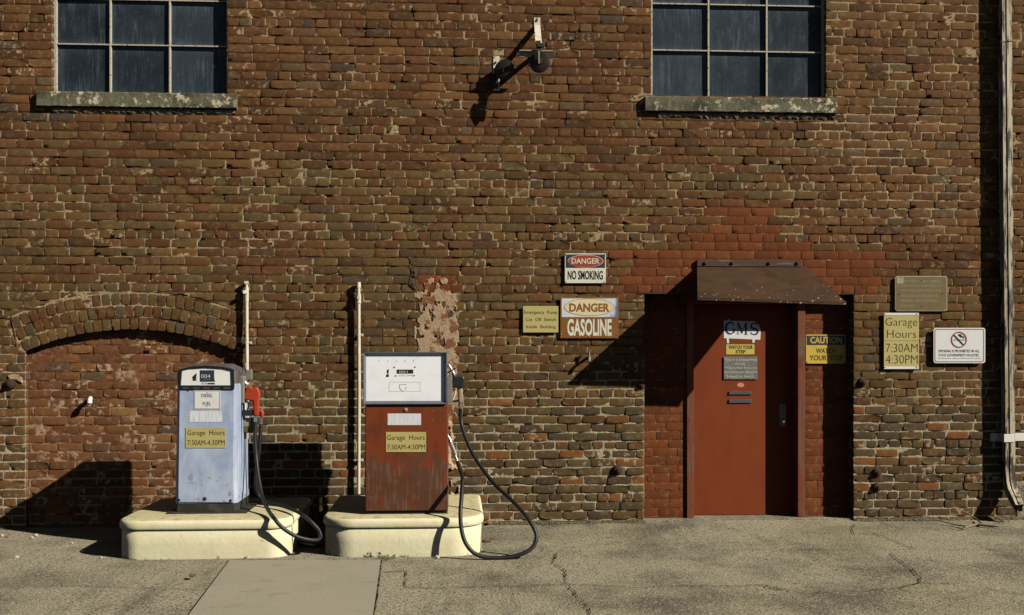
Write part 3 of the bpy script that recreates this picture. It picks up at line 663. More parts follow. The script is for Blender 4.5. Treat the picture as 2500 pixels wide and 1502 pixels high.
    for i in range(n + 1):
        x = a.x + .12 + (b.x - a.x - .14) * i / n
        r.v += [(x, .002, zb + .0), (x, -.012 - random.random() * .006, zb - .028 - random.random() * .006), (x, .004, zb - .05 - random.random() * .012)]
    r.f = [(i * 3 + k, i * 3 + k + 1, i * 3 + k + 4, i * 3 + k + 3) for i in range(n) for k in range(2)]
    r.build('sill_bedding', M['rubble'], gl)
window(WINL, (270, 415), (111, 0.5, -110), (89, 226, 577, 262), None)
window(WINR, (1729, 1871), (126, 13, -100), (1576, 238, 2045, 274), None)

# ------------------------------------------------------------------ door and canopy
dr = MB(); dx0 = W(1693, 1000, YS).x; dx1 = W(1936, 1000, YS).x; dzt = W(1800, 727, YS).z
dr.box((dx0 - .03, YS, .012), (dx1 + .03, YS + .045, dzt)); door = dr.build('door', M['redpaint'], bld, bevel=.003)
pl = MB(); pl.pprism(rrect(1903, 987, 1919, 1041, 1.5, 2), YS - .006, .0055); plate = pl.build('lock_plate', M['slot'], door, bevel=.001)
c = W(1912, 1028, YS - .006); kb = MB(); kb.lathe(c, (0, -1, 0), [(-.001, .012), (.012, .011), (.014, .02), (.024, .0215), (.034, .018), (.038, .008)]); kb.build('door_knob', M['chrome'], door, True)
c = W(1910, 1000, YS - .006); kb = MB(); kb.lathe(c, (0, -1, 0), [(-.001, .013), (.006, .012), (.008, .008)]); kb.build('lock_cylinder', M['grey'], door, True)
for (y0, y1) in ((956, 963.5), (975.5, 984)):
    s = MB(); s.pbox(1780, y0, 1835.5, y1, YS - .012, .0115); s.build('door_bar', M['slot'], door, bevel=.002)
f = MB(); yf = YD - .022
lx0 = W(1677, 1000, yf).x; lx1 = W(1694, 1000, yf).x; rx0 = W(1948, 1000, yf).x; rx1 = W(1966, 1000, yf).x; ft = DOOR[3] - .05
f.box((lx0, yf, 0), (lx1, YS + .02, ft)); f.box((rx0, yf, 0), (rx1, YS + .02, ft)); f.box((lx1, yf + .002, dzt - .06), (rx0, YS - .001, ft - .002))
f.build('door_frame', M['framepaint'], bld, bevel=.004)
hd = MB(); hd.box((lx0 - .02, YD - .01, ft + .001), (rx1 + .02, YS, DOOR[3] - .009)); hd.build('door_head', M['framepaint'], bld)
sill = MB(); sill.box((DOOR[0], .02, -.03), (DOOR[1], YS, .010)); sill.build('threshold', M['concrete'], bld)

PC = -.615
tl = W(1702, 651, -.014); tr = W(1966, 651, -.014); bl = W(1703, 727, PC); br = W(2067, 739, PC)
cn = MB(); nu, nv_ = 24, 10
def cpt(u, v):
    a = tl.lerp(tr, u); b = bl.lerp(br, u); p = a.lerp(b, v); p.z += -.012 * math.sin(math.pi * v) * math.sin(math.pi * u) + .004 * math.sin(u * 9) * v; return p
for off in (0, -.004):
    for i in range(nu + 1):
        for j in range(nv_ + 1): cn.v.append(tuple(cpt(i / nu, j / nv_) + Vector((0, 0, off))))
st = nv_ + 1; tot = (nu + 1) * st
for i in range(nu):
    for j in range(nv_):
        a = i * st + j; cn.f.append((a, a + 1, a + st + 1, a + st)); cn.f.append((tot + a, tot + a + st, tot + a + st + 1, tot + a + 1))
for i in range(nu):
    a = i * st + nv_; cn.f.append((a, tot + a, tot + a + st, a + st))
for j in range(nv_):
    cn.f.append((j, tot + j, tot + j + 1, j + 1)); a = nu * st + j; cn.f.append((a, a + 1, tot + a + 1, tot + a))
can = cn.build('door_canopy', M['darkmetal'], bld, True)
ls = MB(); ls.bar(bl + Vector((0, .004, -.008)), br + Vector((0, .004, -.008)), .006, .022, Vector((0, 0, 1))); ls.build('canopy_lip', M['darkmetal'], can)
ss = MB(); ss.pbox(1702, 635, 1958, 651, -.030, .03); ss.build('canopy_strip', M['canopywood'], can, bevel=.003)
for px in (1721, 1787, 1877, 1946):
    c = W(px, 643, -.031); b = MB(); b.lathe(c, (0, -1, 0), [(0, .016), (.006, .015), (.012, .009), (.015, .004)], 10); b.build('bolt', M['rustiron'], can, True)

# ================================================================== GROUND
gr = MB(); n = 70
gxs = np.concatenate([np.linspace(-40, -4.5, 8)[:-1], np.linspace(-4.5, 6.5, 56), np.linspace(6.5, 45, 8)[1:]]); gys = np.concatenate([np.linspace(-60, -4, 8)[:-1], np.linspace(-4, .35, 30), [8, 40]])
X, Y = np.meshgrid(gxs, gys, indexing='ij')
Zg = (fbm(X * 1.5, Y * 1.5, 101, 3) - .5) * .012 * (Y < .5) + np.clip(Y + .22, 0, .22) * .06 * np.exp(-((X - 2.6) / .9) ** 2) - .006
I = np.arange(X.size).reshape(X.shape); q = np.stack([I[:-1, :-1], I[1:, :-1], I[1:, 1:], I[:-1, 1:]], -1).reshape(-1, 4)
ground = np_mesh('ground', np.stack([X, Y, Zg], -1).reshape(-1, 3), q.ravel(), None, M['concrete'], None); prop(ground, kind='structure'); ORG['ground'] = Vector()
def zg(x, y): return float((fbm(np.array([x * 1.5]), np.array([y * 1.5]), 101, 3)[0] - .5) * .012) - .006
rd = MB(); rd.add([(-40, -60, .004), (45, -60, .004), (45, -4.3, .004), (-40, -4.3, .004)], [(0, 1, 2, 3)])  # unseen dark ground sheet, added to cut light bounced onto the wall
prop(rd.build('bounce_cut_ground', mk('bounce_cut_dark', lin((52, 51, 48)), .9, layers=[ly((70, 68, 64), 90, .5, .65, .7)], bump=[(90, .5, .01)])), kind='structure')
a, b, c, d = G(561, 1369), G(929, 1369), G(903, 1560), G(418, 1560)
sl = MB(); N1 = 14
for i in range(N1 + 1):
    for j in range(N1 + 1):
        p = a.lerp(b, i / N1).lerp(d.lerp(c, i / N1), j / N1); sl.v.append((p.x, p.y, .006))
sl.f = [(i * (N1 + 1) + j, i * (N1 + 1) + j + 1, (i + 1) * (N1 + 1) + j + 1, (i + 1) * (N1 + 1) + j) for i in range(N1) for j in range(N1)]
bs = len(sl.v)
ring = [i * (N1 + 1) for i in range(N1 + 1)] + [N1 * (N1 + 1) + j for j in range(1, N1 + 1)] + [i * (N1 + 1) + N1 for i in range(N1 - 1, -1, -1)] + [j for j in range(N1 - 1, 0, -1)]
sl.v += [(sl.v[k][0], sl.v[k][1], -.03) for k in ring]; sl.f += [(ring[k], bs + k, bs + (k + 1) % len(ring), ring[(k + 1) % len(ring)]) for k in range(len(ring))]
slab = sl.build('pavement_slab', M['slab'], ground)
def crack(pts, wd=.007, jag=.012, zz=.0, seed=1):
    rnd = random.Random(seed); P = [G(*p) for p in pts]; path = []
    for p, q in zip(P[:-1], P[1:]):
        n = max(2, int((q - p).length / .022)); dn = (q - p).normalized(); nr = Vector((-dn.y, dn.x, 0))
        for i in range(n):
            t = i / n; path.append(p.lerp(q, t) + nr * rnd.gauss(0, jag * .7) * (0 if i == 0 else 1))
    path.append(P[-1]); m = MB()
    for i, p in enumerate(path):
        t = (path[min(i + 1, len(path) - 1)] - path[max(i - 1, 0)]); t.z = 0; t.normalize(); nr = Vector((-t.y, t.x, 0))
        h = wd * rnd.uniform(.25, 1.0) / 2; z = max(zg(p.x, p.y) + .008, .002) + zz
        m.v += [tuple(p + nr * h + Vector((0, 0, z))), tuple(p - nr * h + Vector((0, 0, z)))]
    m.f = [(2 * i, 2 * i + 1, 2 * i + 3, 2 * i + 2) for i in range(len(path) - 1)]
    return m.build('crack', M['crack'], ground)
crack([(0, 1432), (170, 1431), (330, 1434), (490, 1440), (531, 1437)], .008, .008, seed=1)
crack([(561, 1368), (553, 1384), (558, 1396), (535, 1436), (490, 1502), (450, 1558)], .013, .006, seed=2)
crack([(565, 1367), (700, 1368), (800, 1369), (931, 1368)], .010, .003, seed=3)
crack([(931, 1369), (928, 1398), (921, 1455), (911, 1502), (905, 1555)], .017, .005, seed=4)
crack([(931, 1397), (962, 1396), (990, 1393), (992, 1403), (988, 1432)], .011, .008, seed=5)
crack([(990, 1432), (1035, 1436), (1150, 1433), (1300, 1431), (1385, 1427), (1500, 1432), (1555, 1436), (1640, 1431), (1800, 1431), (1860, 1428), (1930, 1441), (1990, 1447), (2110, 1442), (2195, 1436), (2245, 1423), (2340, 1426), (2420, 1440), (2500, 1452)], .011, .008, seed=6)
crack([(1360, 1350), (1350, 1373), (1380, 1393), (1382, 1423), (1402, 1448), (1420, 1466), (1440, 1490), (1436, 1510)], .012, .01, seed=7)
crack([(2088, 1280), (2078, 1292), (2085, 1305)], .010, .006, seed=8)
crack([(2115, 1295), (2160, 1312), (2200, 1328), (2232, 1340)], .012, .008, seed=9)
crack([(2175, 1352), (2205, 1375), (2228, 1390), (2243, 1408), (2250, 1414), (2243, 1424)], .012, .008, seed=10)
crack([(1190, 1343), (1330, 1346), (1500, 1344), (1700, 1342), (1900, 1341), (2100, 1342), (2300, 1341), (2500, 1343)], .006, .005, seed=11)
crack([(0, 1345), (120, 1344), (250, 1347)], .005, .006, seed=12)
crack([(1860, 1428), (1905, 1440)], .016, .012, seed=13)

# ================================================================== PUMP ISLANDS
IH = .282
def island(label, x0, x1, yf, yb, rf):
    root = thing('pump_island', label, 'pump island', ((x0 + x1) / 2, (yf + yb) / 2, 0), 'cream painted pump islands')
    def outline(e):
        pts = []; n = 10
        X0, X1, YF, YB = x0 - e, x1 + e, yf - e, yb + e; r = rf + e; rb = .05
        for (cx, cy, a0, rr_) in ((X1 - r, YF + r, 270, r), (X1 - rb, YB - rb, 0, rb), (X0 + rb, YB - rb, 90, rb), (X0 + r, YF + r, 180, r)):
            for i in range(n + 1):
                t = R(a0 + 90 * i / n); pts.append((cx + rr_ * math.cos(t), cy + rr_ * math.sin(t)))
        # ccw from front-right
        return pts
    def loft(levels, cap, m, name):
        mb = MB(); L0 = None
        for (z, e) in levels:
            o = outline(e); L0 = len(o); mb.v += [(x, y, z) for x, y in o]
        k = len(levels)
        mb.f = [(i * L0 + j, i * L0 + (j + 1) % L0, (i + 1) * L0 + (j + 1) % L0, (i + 1) * L0 + j) for i in range(k - 1) for j in range(L0)]
        if cap: mb.f.append(tuple((k - 1) * L0 + j for j in range(L0)))
        return mb.build(name, m, root, True, autos=50)
    loft([(-.03, -.006), (.0, -.006), (.03, -.005), (.10, -.006), (.196, -.006), (.203, -.012)], False, M['cream'], 'block')
    lip = [(.203, -.012), (.206, .000), (.214, .007), (.226, .010), (.246, .010), (.260, .007), (.270, .000), (.276, -.012)]
    loft(lip, False, M['cream'], 'bullnose_edge')
    loft([(.276, -.012), (.279, -.03), (IH, -.06)], True, M['creamtop'], 'top_slab')
    return root
YI = -1.40
ix0 = W(296, 1300, YI + .15).x; ix1 = W(712, 1300, YI + .15).x
isl1 = island('cream concrete island under the blue diesel pump, oil stained at its foot', ix0, ix1, YI, -.22, .17)
jx0 = W(792, 1300, YI + .22).x; jx1 = W(1178, 1300, YI + .22).x
isl2 = island('cream concrete island under the rust red gasoline pump, corners well rounded', jx0, jx1, YI, -.12, .25)

# ================================================================== DIESEL PUMP
YP = -1.09
cxp = (W(426, 1228, YP).x + W(579, 1228, YP).x) / 2
p1 = thing('fuel_pump', 'pale blue diesel pump with rounded top and red nozzle', 'fuel pump', (cxp, YP + .23, IH))
wb = W(579, 1228, YP).x - W(426, 1228, YP).x; wt = W(576, 905, YP).x - W(430, 905, YP).x
zb = IH + .075; ze = W(500, 905, YP).z; zcn = W(500, 889, YP).z; dep = .50
def pump_outline(w_, y0, y1, r=.035, n=5):
    pts = []
    for (cx, cy, a0) in ((w_ / 2 - r, y0 + r, 270), (w_ / 2 - r, y1 - r, 0), (-w_ / 2 + r, y1 - r, 90), (-w_ / 2 + r, y0 + r, 180)):
        for i in range(n + 1):
            t = R(a0 + 90 * i / n); pts.append((cxp + cx + r * math.cos(t), cy + r * math.sin(t)))
    return pts
b = MB(); K = 6
for i in range(K + 1):
    t = i / K; o = pump_outline(wb + (wt - wb) * t, YP + .012 * t, YP + dep - .012 * t); z = zb + (ze - .10 - zb) * t; b.v += [(x, y, z) for x, y in o]
nL = len(o); b.f = [(i * nL + j, i * nL + (j + 1) % nL, (i + 1) * nL + (j + 1) % nL, (i + 1) * nL + j) for i in range(K) for j in range(nL)]
body = b.build('body', M['bluebody'], p1, True, autos=40)
# rounded head with arched cap
h = MB()
def arc_z(x, y_): u = (x - cxp) / (wt / 2); return ze + (zcn - ze) * max(0, 1 - u * u * .98) - .02 * max(0, (abs(u) - .82) / .18) ** 2 - .05 * max(0, (abs(u) - .55) / .45) ** 2 * min(1, max(0, (y_ - YP - .06) / .3))
rings = [(ze - .10, 0, False), (None, 0, True), (None, -.008, True), (None, -.03, True), (None, -.09, True)]
for k, (z, e, arch) in enumerate(rings):
    o = pump_outline(wt + 2 * e, YP + .012 - e, YP + dep - .012 + e, max(.035 + e * .5, .012)); lift = {0: 0, 1: -.006, 2: .004, 3: .010, 4: .013}[k]
    for x, y in o: h.v.append((x, y, z if not arch else arc_z(x, y) + lift))
h.f = [(i * nL + j, i * nL + (j + 1) % nL, (i + 1) * nL + (j + 1) % nL, (i + 1) * nL + j) for i in range(len(rings) - 1) for j in range(nL)] + [tuple(4 * nL + j for j in range(nL))]
head = h.build('head', M['captop'], p1, True, autos=40)
yfp = YP - .004
fp = MB(); fp.pprism([(438, 953), (572, 953), (570, 1227), (434.5, 1227)], yfp - .004, .012); panel = fp.build('front_panel', M['blue'], p1, bevel=.004)
for (px, py, r) in ((437, 1221, .011), (500, 1218, .016), (563, 1222, .011), (459, 954.5, .005)):
    s = MB(); s.lathe(W(px, py, yfp - .004), (0, -1, 0), [(-.002, r), (.003, r * .9), (.005, r * .5)], 12); s.build('screw', M['iron'], panel, True)
bz = MB(); outer = [(436, 946), (436, 903), (460, 896), (500, 892.5), (545, 896), (570, 902), (571, 946)]; inner = [(441, 941), (444, 904.5), (462, 900), (500, 897.5), (544, 900), (565, 905), (566, 941)]
ring_px(bz, outer, inner, YP - .012, .03); bez = bz.build('display_bezel', M['blacktrim'], p1, bevel=.003)
dl = MB(); dl.pprism([(440, 942), (443, 904), (462, 899.5), (500, 897), (544, 899.5), (566, 904), (567, 942)], YP - .002, .006); dial = dl.build('dial', M['dial'], p1)
cw = MB(); cw.pprism([(488, 904), (523, 904), (523, 924), (525, 932), (488, 932)], YP - .0035, .001); cwin = cw.build('counter', M['counter'], p1)
tx = MB(); text(tx, '004', 491, 914, 513.5, 923, YP - .0045, 0); text(tx, 'GALLONS', 499, 925, 513, 926.6, YP - .0045); tx.build('digit', M['digit'], cwin)
tg = MB(); tg.pprism([(492, 933), (506, 933), (506, 938.5), (492, 938.5)], YP - .0035, .001); tag = tg.build('small_tag', M['pale'], p1); tx = MB(); text(tx, 'NO SM', 493, 934.3, 505, 937.5, YP - .0046); tx.build('lettering', M['signred'], tag)
pr = MB(); pr.pprism([(469, 921), (477, 913), (480, 911), (479, 926), (472, 928)], YP - .0035, .0012); pr.pprism([(470, 927), (480, 927), (480, 929), (471, 930)], YP - .0035, .0012); pr.build('worn_emblem', M['ink'], p1); MB().pprism([(506, 935), (524, 935), (525, 938.5), (506, 938.5)], YP - .0035, .0012).build('small_tag', M['rustiron'], p1)
tb = MB(); tb.pprism([(436, 943.5), (571, 943.5), (571, 952), (435, 952)], YP - .016, .022); trim = tb.build('trim_bar', M['blacktrim'], p1, bevel=.003)
for k in range(5): MB().pbox(446 + k * 25, 946, 462 + k * 25, 949.5, YP - .0172, .001).build('slot', M['slot'], trim)
pb = MB(); o = pump_outline(wb - .012, YP + .004, YP + dep - .01, .02)
pb.v = [(x, y, z) for z in (IH + .012, zb + .004) for x, y in o]; pb.f = [(j, (j + 1) % nL, nL + (j + 1) % nL, nL + j) for j in range(nL)] + [tuple(nL + j for j in range(nL))]
pb.build('plinth', M['plinth'], p1, True, autos=40)
bp = MB(); bp.box((cxp - wb / 2 - .055, YP - .035, IH - .002), (cxp + wb / 2 + .075, YP + dep + .02, IH + .011)); bp.build('base_plate', M['plinth'], p1, bevel=.003)
# right-hand side: panel seams and corner strip
xr_ = cxp + wb / 2
sd = MB(); xt = cxp + wt / 2
for (ya, yb_) in ((YP + .05, YP + .17), (YP + .18, YP + .40)):
    sd.add([(xr_ + .003, ya, zb + .03), (xr_ + .003, yb_, zb + .03), (xt + .004, yb_, ze - .11), (xt + .004, ya, ze - .11), (xr_ - .006, ya, zb + .03), (xr_ - .006, yb_, zb + .03), (xt - .006, yb_, ze - .11), (xt - .006, ya, ze - .11)],
           [(0, 1, 2, 3), (0, 3, 7, 4), (1, 5, 6, 2), (3, 2, 6, 7), (0, 4, 5, 1)])
sd.build('side_panel', M['blue'], p1, bevel=.003)
sm = MB(); sm.box((xr_ - .004, YP + .171, zb), (xr_ + .0005, YP + .179, ze - .2)); sm.build('seam', M['blacktrim'], p1)
# plates
def plate(parent, poly, y, m, th=.003, name='plate', bevel=.0008):
    b = MB(); b.pprism(poly, y - th, th - .0005); return b.build(name, m, parent, bevel=bevel)
def rp(x0, y0, x1, y1): return [(x0, y0), (x1, y0), (x1, y1), (x0, y1)]
yq = yfp - .004
pa = plate(p1, rp(473, 952.5, 538, 1000), yq, M['pale'], name='fuel_plate')
t = MB(); text(t, 'DIESEL', 491, 961.5, 519, 970, yq - .0038, .004); text(t, 'FUEL', 495, 981.5, 515, 990.2, yq - .0038, .004)
ring_px(t, rp(475, 954.3, 536.5, 998.5), rp(475.8, 955.1, 535.7, 997.7), yq - .0038, .0004)
for (a, b_) in ((506, 959), (505, 992)): t.pprism(ell(a, b_, 1.1, 1.1, 10), yq - .0045, .001)
t.build('lettering', M['ink'], pa)
plate(p1, [(462.5, 1003.5), (541.5, 1003.5), (543, 1029.5), (530, 1031), (515, 1030), (462, 1031)], yq, M['paper'], .0018, 'paper_notice', 0)
pa = plate(p1, rp(453, 1044.5, 551, 1094), yq, M['tan'], .004, 'hours_plate')
t = MB(); text(t, 'Garage  Hours', 457.5, 1050.5, 548.5, 1066.3, yq - .0048, -.002); text(t, '7:30AM-4:30PM', 457.5, 1074.3, 548.5, 1087.4, yq - .0048, -.002); t.build('lettering', M['engrave'], pa)
# nozzle side
YN = YP + .22
xs_ = cxp + wt / 2
hk = MB(); hk.tube(spline([(xs_ - .01, YN - .05, ze - .02), (xs_ + .02, YN - .05, ze - .015), W(593, 905, YN - .05), W(598, 897, YN - .05), W(599, 890, YN - .05), W(596, 889, YN - .05)], 5), .006, 8); hk.build('hook', M['grey'], p1, True)
bo = MB(); a = W(594, 935, YN); bo.box((xs_ - .01, YN - .05, W(590, 985, YN).z), (xs_ + .028, YN + .05, W(590, 918, YN).z)); bo.build('nozzle_boot', M['grey'], p1, bevel=.008)
nz = MB(); nz.pprism([(605, 940.5), (611, 944), (616, 949), (620, 945), (628, 946), (632, 954), (634, 966), (631.5, 977), (631, 985), (629.5, 1016), (618.5, 1016), (617.5, 980), (606, 978), (592, 975), (596, 962), (599, 951)], YN - .028, .056)
noz = nz.build('nozzle', M['rednozzle'], p1, True, bevel=.014, autos=40)
sp = MB(); sp.tube(spline([W(586, 921, YN), W(592, 925, YN), W(598, 932, YN), W(606, 943, YN)], 4), [.010] * 12 + [.013], 12); sp.build('spout', M['chrome'], noz, True)
lv = MB(); lv.tube(spline([W(594, 978, YN), W(601, 979, YN), W(606, 984, YN), W(606.5, 994, YN), W(602.5, 1003, YN), W(596, 1007, YN)], 5), .007, 8)
lv.pprism([(590, 1002), (617, 1001), (618, 1013), (606, 1016), (591, 1015)], YN - .018, .036); lv.build('trigger_guard', M['blackvinyl'], noz, True, bevel=.004, autos=40)
lv = MB(); lv.tube([W(598.5, 981, YN), W(599, 1001, YN)], .008, 8); lv.build('trigger', M['offwhite'], noz, True)
el = MB(); el.tube(spline([W(628, 1005, YN + .04), W(635, 1004.5, YN + .04), W(640, 1008, YN + .04), W(639.5, 1020, YN + .04)], 5), .016, 12); el.build('swivel_elbow', M['rednozzle'], p1, True)
for q_ in ([W(624, 1015, YN), W(624, 1031, YN)], [W(637.5, 1019, YN + .04), W(637, 1037, YN + .04)]): MB().tube(q_, .0145, 14).build('hose_collar', M['chrome'], p1, True, autos=40)
ca = MB(); ca.pprism([(593, 1021.5), (621, 1021.5), (620, 1055), (617, 1057.5), (598, 1057.5), (594, 1053)], YN + .02, .08); can_ = ca.build('filter_box', M['olive'], p1, bevel=.008)
ca = MB(); ca.pprism([(594.5, 1023), (612, 1023), (611, 1041), (594.5, 1041)], YN + .018, .003); ca.build('filter_label', M['palealu'], can_)
HP = [W(624, 1030, YN), W(622.5, 1070, YN - .01), W(626, 1120, YN - .03), W(632, 1170, YN - .10), W(641, 1215, -1.06), W(654, 1244, -1.22), W(668, 1264, -1.445), W(690, 1289, -1.46), W(722, 1309, -1.43), W(755, 1318, -1.39), W(776, 1318, -1.34), W(783, 1309, -1.30), W(777, 1293, -1.28),
      W(755, 1270, -1.27), W(727, 1250, -1.22), W(692, 1236, -1.00), W(660, 1229, -.86), W(637, 1217, -.77), W(626, 1195, -.78), W(626, 1150, -.81), W(633, 1095, YN + .03), W(637, 1036, YN + .04)]
hs = MB(); hs.tube(spline(HP, 8), .0148, 12); hs.build('hose', M['rubber'], p1, True)
h2 = MB(); h2.tube(spline([G(715, 1325, .016), G(745, 1330, .016), G(775, 1332, .016), G(792, 1322, .016), G(785, 1312, .016), G(755, 1310, .016)], 6), .0145, 10)
prop(rebase(h2.build('hose_coil', M['rubber'], None, True)), 'black hose coil lying in the shade on the ground between the two islands', 'hose')

# ================================================================== GASOLINE PUMP
YQ = -1.235
gx0 = W(891, 1120, YQ).x; gx1 = W(1094, 1120, YQ).x; gz0 = W(990, 1249, YQ).z; gzm = W(990, 988, YQ).z
gz0 = max(gz0, IH + .02)
p2 = thing('fuel_pump', 'square rust red gasoline pump with white face panel and black nozzle', 'fuel pump', ((gx0 + gx1) / 2, YQ + .22, IH))
b = MB(); b.box((gx0, YQ + .012, gz0), (gx1, YQ + .56, gzm)); b.build('body', M['rustred'], p2, bevel=.008)
b = MB(); b.box((gx0 + .004, YQ, gz0 + .006), (gx1 - .004, YQ + .014, gzm - .004)); gp = b.build('front_panel', M['rustred'], p2, bevel=.004)
s = MB(); s.lathe(W(990, 1001, YQ), (0, -1, 0), [(-.002, .017), (.004, .016), (.008, .008)], 14); s.build('lock', M['grey'], gp, True)
for (x, y) in ((1058, 1003), (1076, 1003), (1058, 1025), (1075, 1025)): MB().pprism([(x - 3, y + .7), (x, y - .6), (x + 3, y + .4), (x, y + .2)], YQ - .001, .001).build('paint_chip', M['faint'], gp)
b = MB(); b.box((gx0 + .004, YQ + .02, IH - .004), (gx1 - .004, YQ + .54, gz0)); b.build('plinth', M['plinth'], p2, bevel=.003)
YHD = YQ - .02
hx0 = W(887, 920, YHD).x; hx1 = W(1091, 920, YHD).x; hz0 = W(990, 987, YHD).z; hz1 = W(990, 860, YHD).z
b = MB(); b.box((hx0 + .002, YHD + .032, hz0 + .002), (hx1 - .002, YHD + .595, hz1 - .002)); b.build('head', M['alu'], p2, bevel=.004)
fr_ = MB(); wv = .024; ye = YHD; yi = YHD + .026
o4 = [(hx0, hz0), (hx1, hz0), (hx1, hz1), (hx0, hz1)]; i4 = [(hx0 + wv * .8, hz0 + wv), (hx1 - wv * .8, hz0 + wv), (hx1 - wv * .8, hz1 - wv * 1.2), (hx0 + wv * .8, hz1 - wv * 1.2)]
e4 = [(hx0 + .004, hz0 + .004), (hx1 - .004, hz0 + .004), (hx1 - .004, hz1 - .004), (hx0 + .004, hz1 - .004)]
fr_.v = [(x, YHD + .04, z) for x, z in o4] + [(x, ye, z) for x, z in o4] + [(x, ye, z) for x, z in e4] + [(x, yi, z) for x, z in i4]
fr_.f = [(k * 4 + i, k * 4 + (i + 1) % 4, (k + 1) * 4 + (i + 1) % 4, (k + 1) * 4 + i) for k in range(3) for i in range(4)]
fr_.build('face_frame', M['alu'], p2)
b = MB(); b.box((hx0 + .012, yi - .001, hz0 + .012), (hx1 - .012, yi + .005, hz1 - .012)); face = b.build('face_panel', M['panelwhite'], p2)
yw = yi - .001
c = MB(); c.pprism(rp(969, 902.5, 1009, 912), yw - .002, .0015); cw2 = c.build('counter', M['ink'], p2)
t = MB(); text(t, '001', 974.5, 905.3, 995, 911, yw - .0027); t.build('digit', M['digit'], cw2)
t = MB(); text(t, 'GALLONS', 973, 914.8, 1007, 918.6, yw - .001); 
for ch, x in zip('TOARE', (925, 946.5, 967.5, 989, 1010)): text(t, ch, x - 1.6, 879.5, x + 1.6, 883.8, yw - .001)
ring_px(t, rp(950, 933, 1026, 956), rp(950.6, 933.6, 1025.4, 955.4), yw - .001, .0003); t.build('lettering', M['ghost'], face)
for (x, y) in ((963, 896.5), (1013.5, 896), (966.5, 917.5), (1011, 917)): MB().pprism(ell(x, y, 1.5, 1.5, 12), yw - .004, .004).build('screw', M['iron'], face)
t = MB(); t.pprism([(945, 903), (949, 901), (949, 911), (944, 912.5)], yw - .001, .0008); t.pprism([(943, 915), (949, 912.5), (949.5, 920), (942.5, 921.5)], yw - .001, .0008); t.build('torn_decal', M['ink'], face)
t = MB(); rnd = random.Random(4); pts = [(978 + 9 * math.cos(a * .63) + rnd.uniform(-2, 2) + 6, 946 + 9 * math.sin(a * .63) + rnd.uniform(-2, 2)) for a in range(10)]
t.tube([W(a, b_, yw - .001) for a, b_ in pts], .0011, 5); t.build('sticker_trace', M['palealu'], face)
plate(p2, rp(946.5, 1009.8, 1028, 1038), YQ, M['paper'], .002, 'paper_notice', 0)
pa = plate(p2, rp(942, 1055, 1040, 1104), YQ, M['tan'], .004, 'hours_plate')
t = MB(); text(t, 'Garage  Hours', 945, 1062, 1037, 1078, YQ - .0048, -.002); text(t, '7:30AM-4:30PM', 945.5, 1085.3, 1038, 1097.6, YQ - .0048, -.002); t.build('lettering', M['engrave'], pa)
YM = YQ + .52; YV = YQ + .15
b = MB(); b.pprism([(1091, 920), (1102, 919), (1104, 921), (1104.5, 982), (1101, 984), (1091, 984)], YM - .035, .07); b.build('nozzle_boot', M['grey'], p2, bevel=.006)
nz = MB(); nz.pprism([(1103, 910), (1109, 911), (1113, 917), (1128, 917.5), (1134, 920), (1135, 930), (1132, 940), (1132, 947), (1127, 949), (1103, 946.5), (1104, 930), (1104, 920)], YM - .026, .052)
noz = nz.build('nozzle', M['blackvinyl'], p2, True, bevel=.013, autos=40)
sp = MB(); sp.tube(spline([W(1090, 888, YM), W(1096, 892, YM), W(1102, 902, YM), W(1109, 914, YM)], 4), .011, 12); sp.build('spout', M['chrome'], noz, True)
c = W(1103, 904, YM); ax = (W(1109, 914, YM) - W(1098, 895, YM)).normalized(); sp = MB(); sp.lathe(c, ax, [(-.006, .03), (0, .046), (.006, .04)], 20); sp.build('splash_guard', M['blackvinyl'], noz, True)
hd_ = MB(); hd_.pprism([(1119.5, 947), (1129.5, 948), (1129.5, 983), (1119.5, 984)], YM - .018, .036); hd_.build('handle', M['palealu'], noz, True, bevel=.008)
lv = MB(); lv.tube(spline([W(1106, 977, YM), W(1109, 968, YM), W(1112, 958, YM), W(1110, 951, YM), W(1106, 952, YM)], 5), .006, 8); lv.build('trigger', M['offwhite'], noz, True)
lv = MB(); lv.pprism([(1104, 977), (1112, 977.5), (1120, 975), (1122, 982), (1112, 982.5), (1104, 982)], YM - .012, .024); lv.build('trigger_guard', M['blackvinyl'], noz, bevel=.003)
co = MB(); co.tube([W(1124, 982, YM), W(1124, 998, YM)], .0145, 14); co.build('hose_collar', M['chrome'], p2, True, autos=40)
sw = MB(); sw.tube([W(1091, 1061, YV), W(1097, 1070, YV - .005), W(1101, 1079, YV - .01)], .011, 12); sw.tube([W(1099.5, 1081, YV - .01), W(1112, 1112, YV - .03)], .018, 8); sw.tube([W(1111, 1112, YV - .03), W(1117, 1129, YV - .045)], [.013, .0165], 12); sw.build('hose_swivel', M['chrome'], p2, True, autos=40)
HQ = [W(1124, 997, YM), W(1126, 1030, YM), W(1136, 1066, YM - .06), W(1160, 1118, YM - .17), W(1205, 1180, YM - .34), W(1255, 1228, -1.29), W(1290, 1268, -1.42), W(1309, 1305, -1.47), W(1302, 1334, -1.50), W(1278, 1351, -1.52), W(1240, 1361, -1.53), W(1195, 1362, -1.535), W(1160, 1352, -1.54),
      W(1138, 1328, -1.53), W(1127, 1295, -1.51), W(1124, 1255, -1.475), W(1127, 1210, -1.40), W(1129, 1170, -1.30), W(1124, 1148, -1.20), W(1117, 1128, YV - .045)]
hs = MB(); hs.tube(spline(HQ, 8), .0155, 12); hs.build('hose', M['rubber'], p2, True)

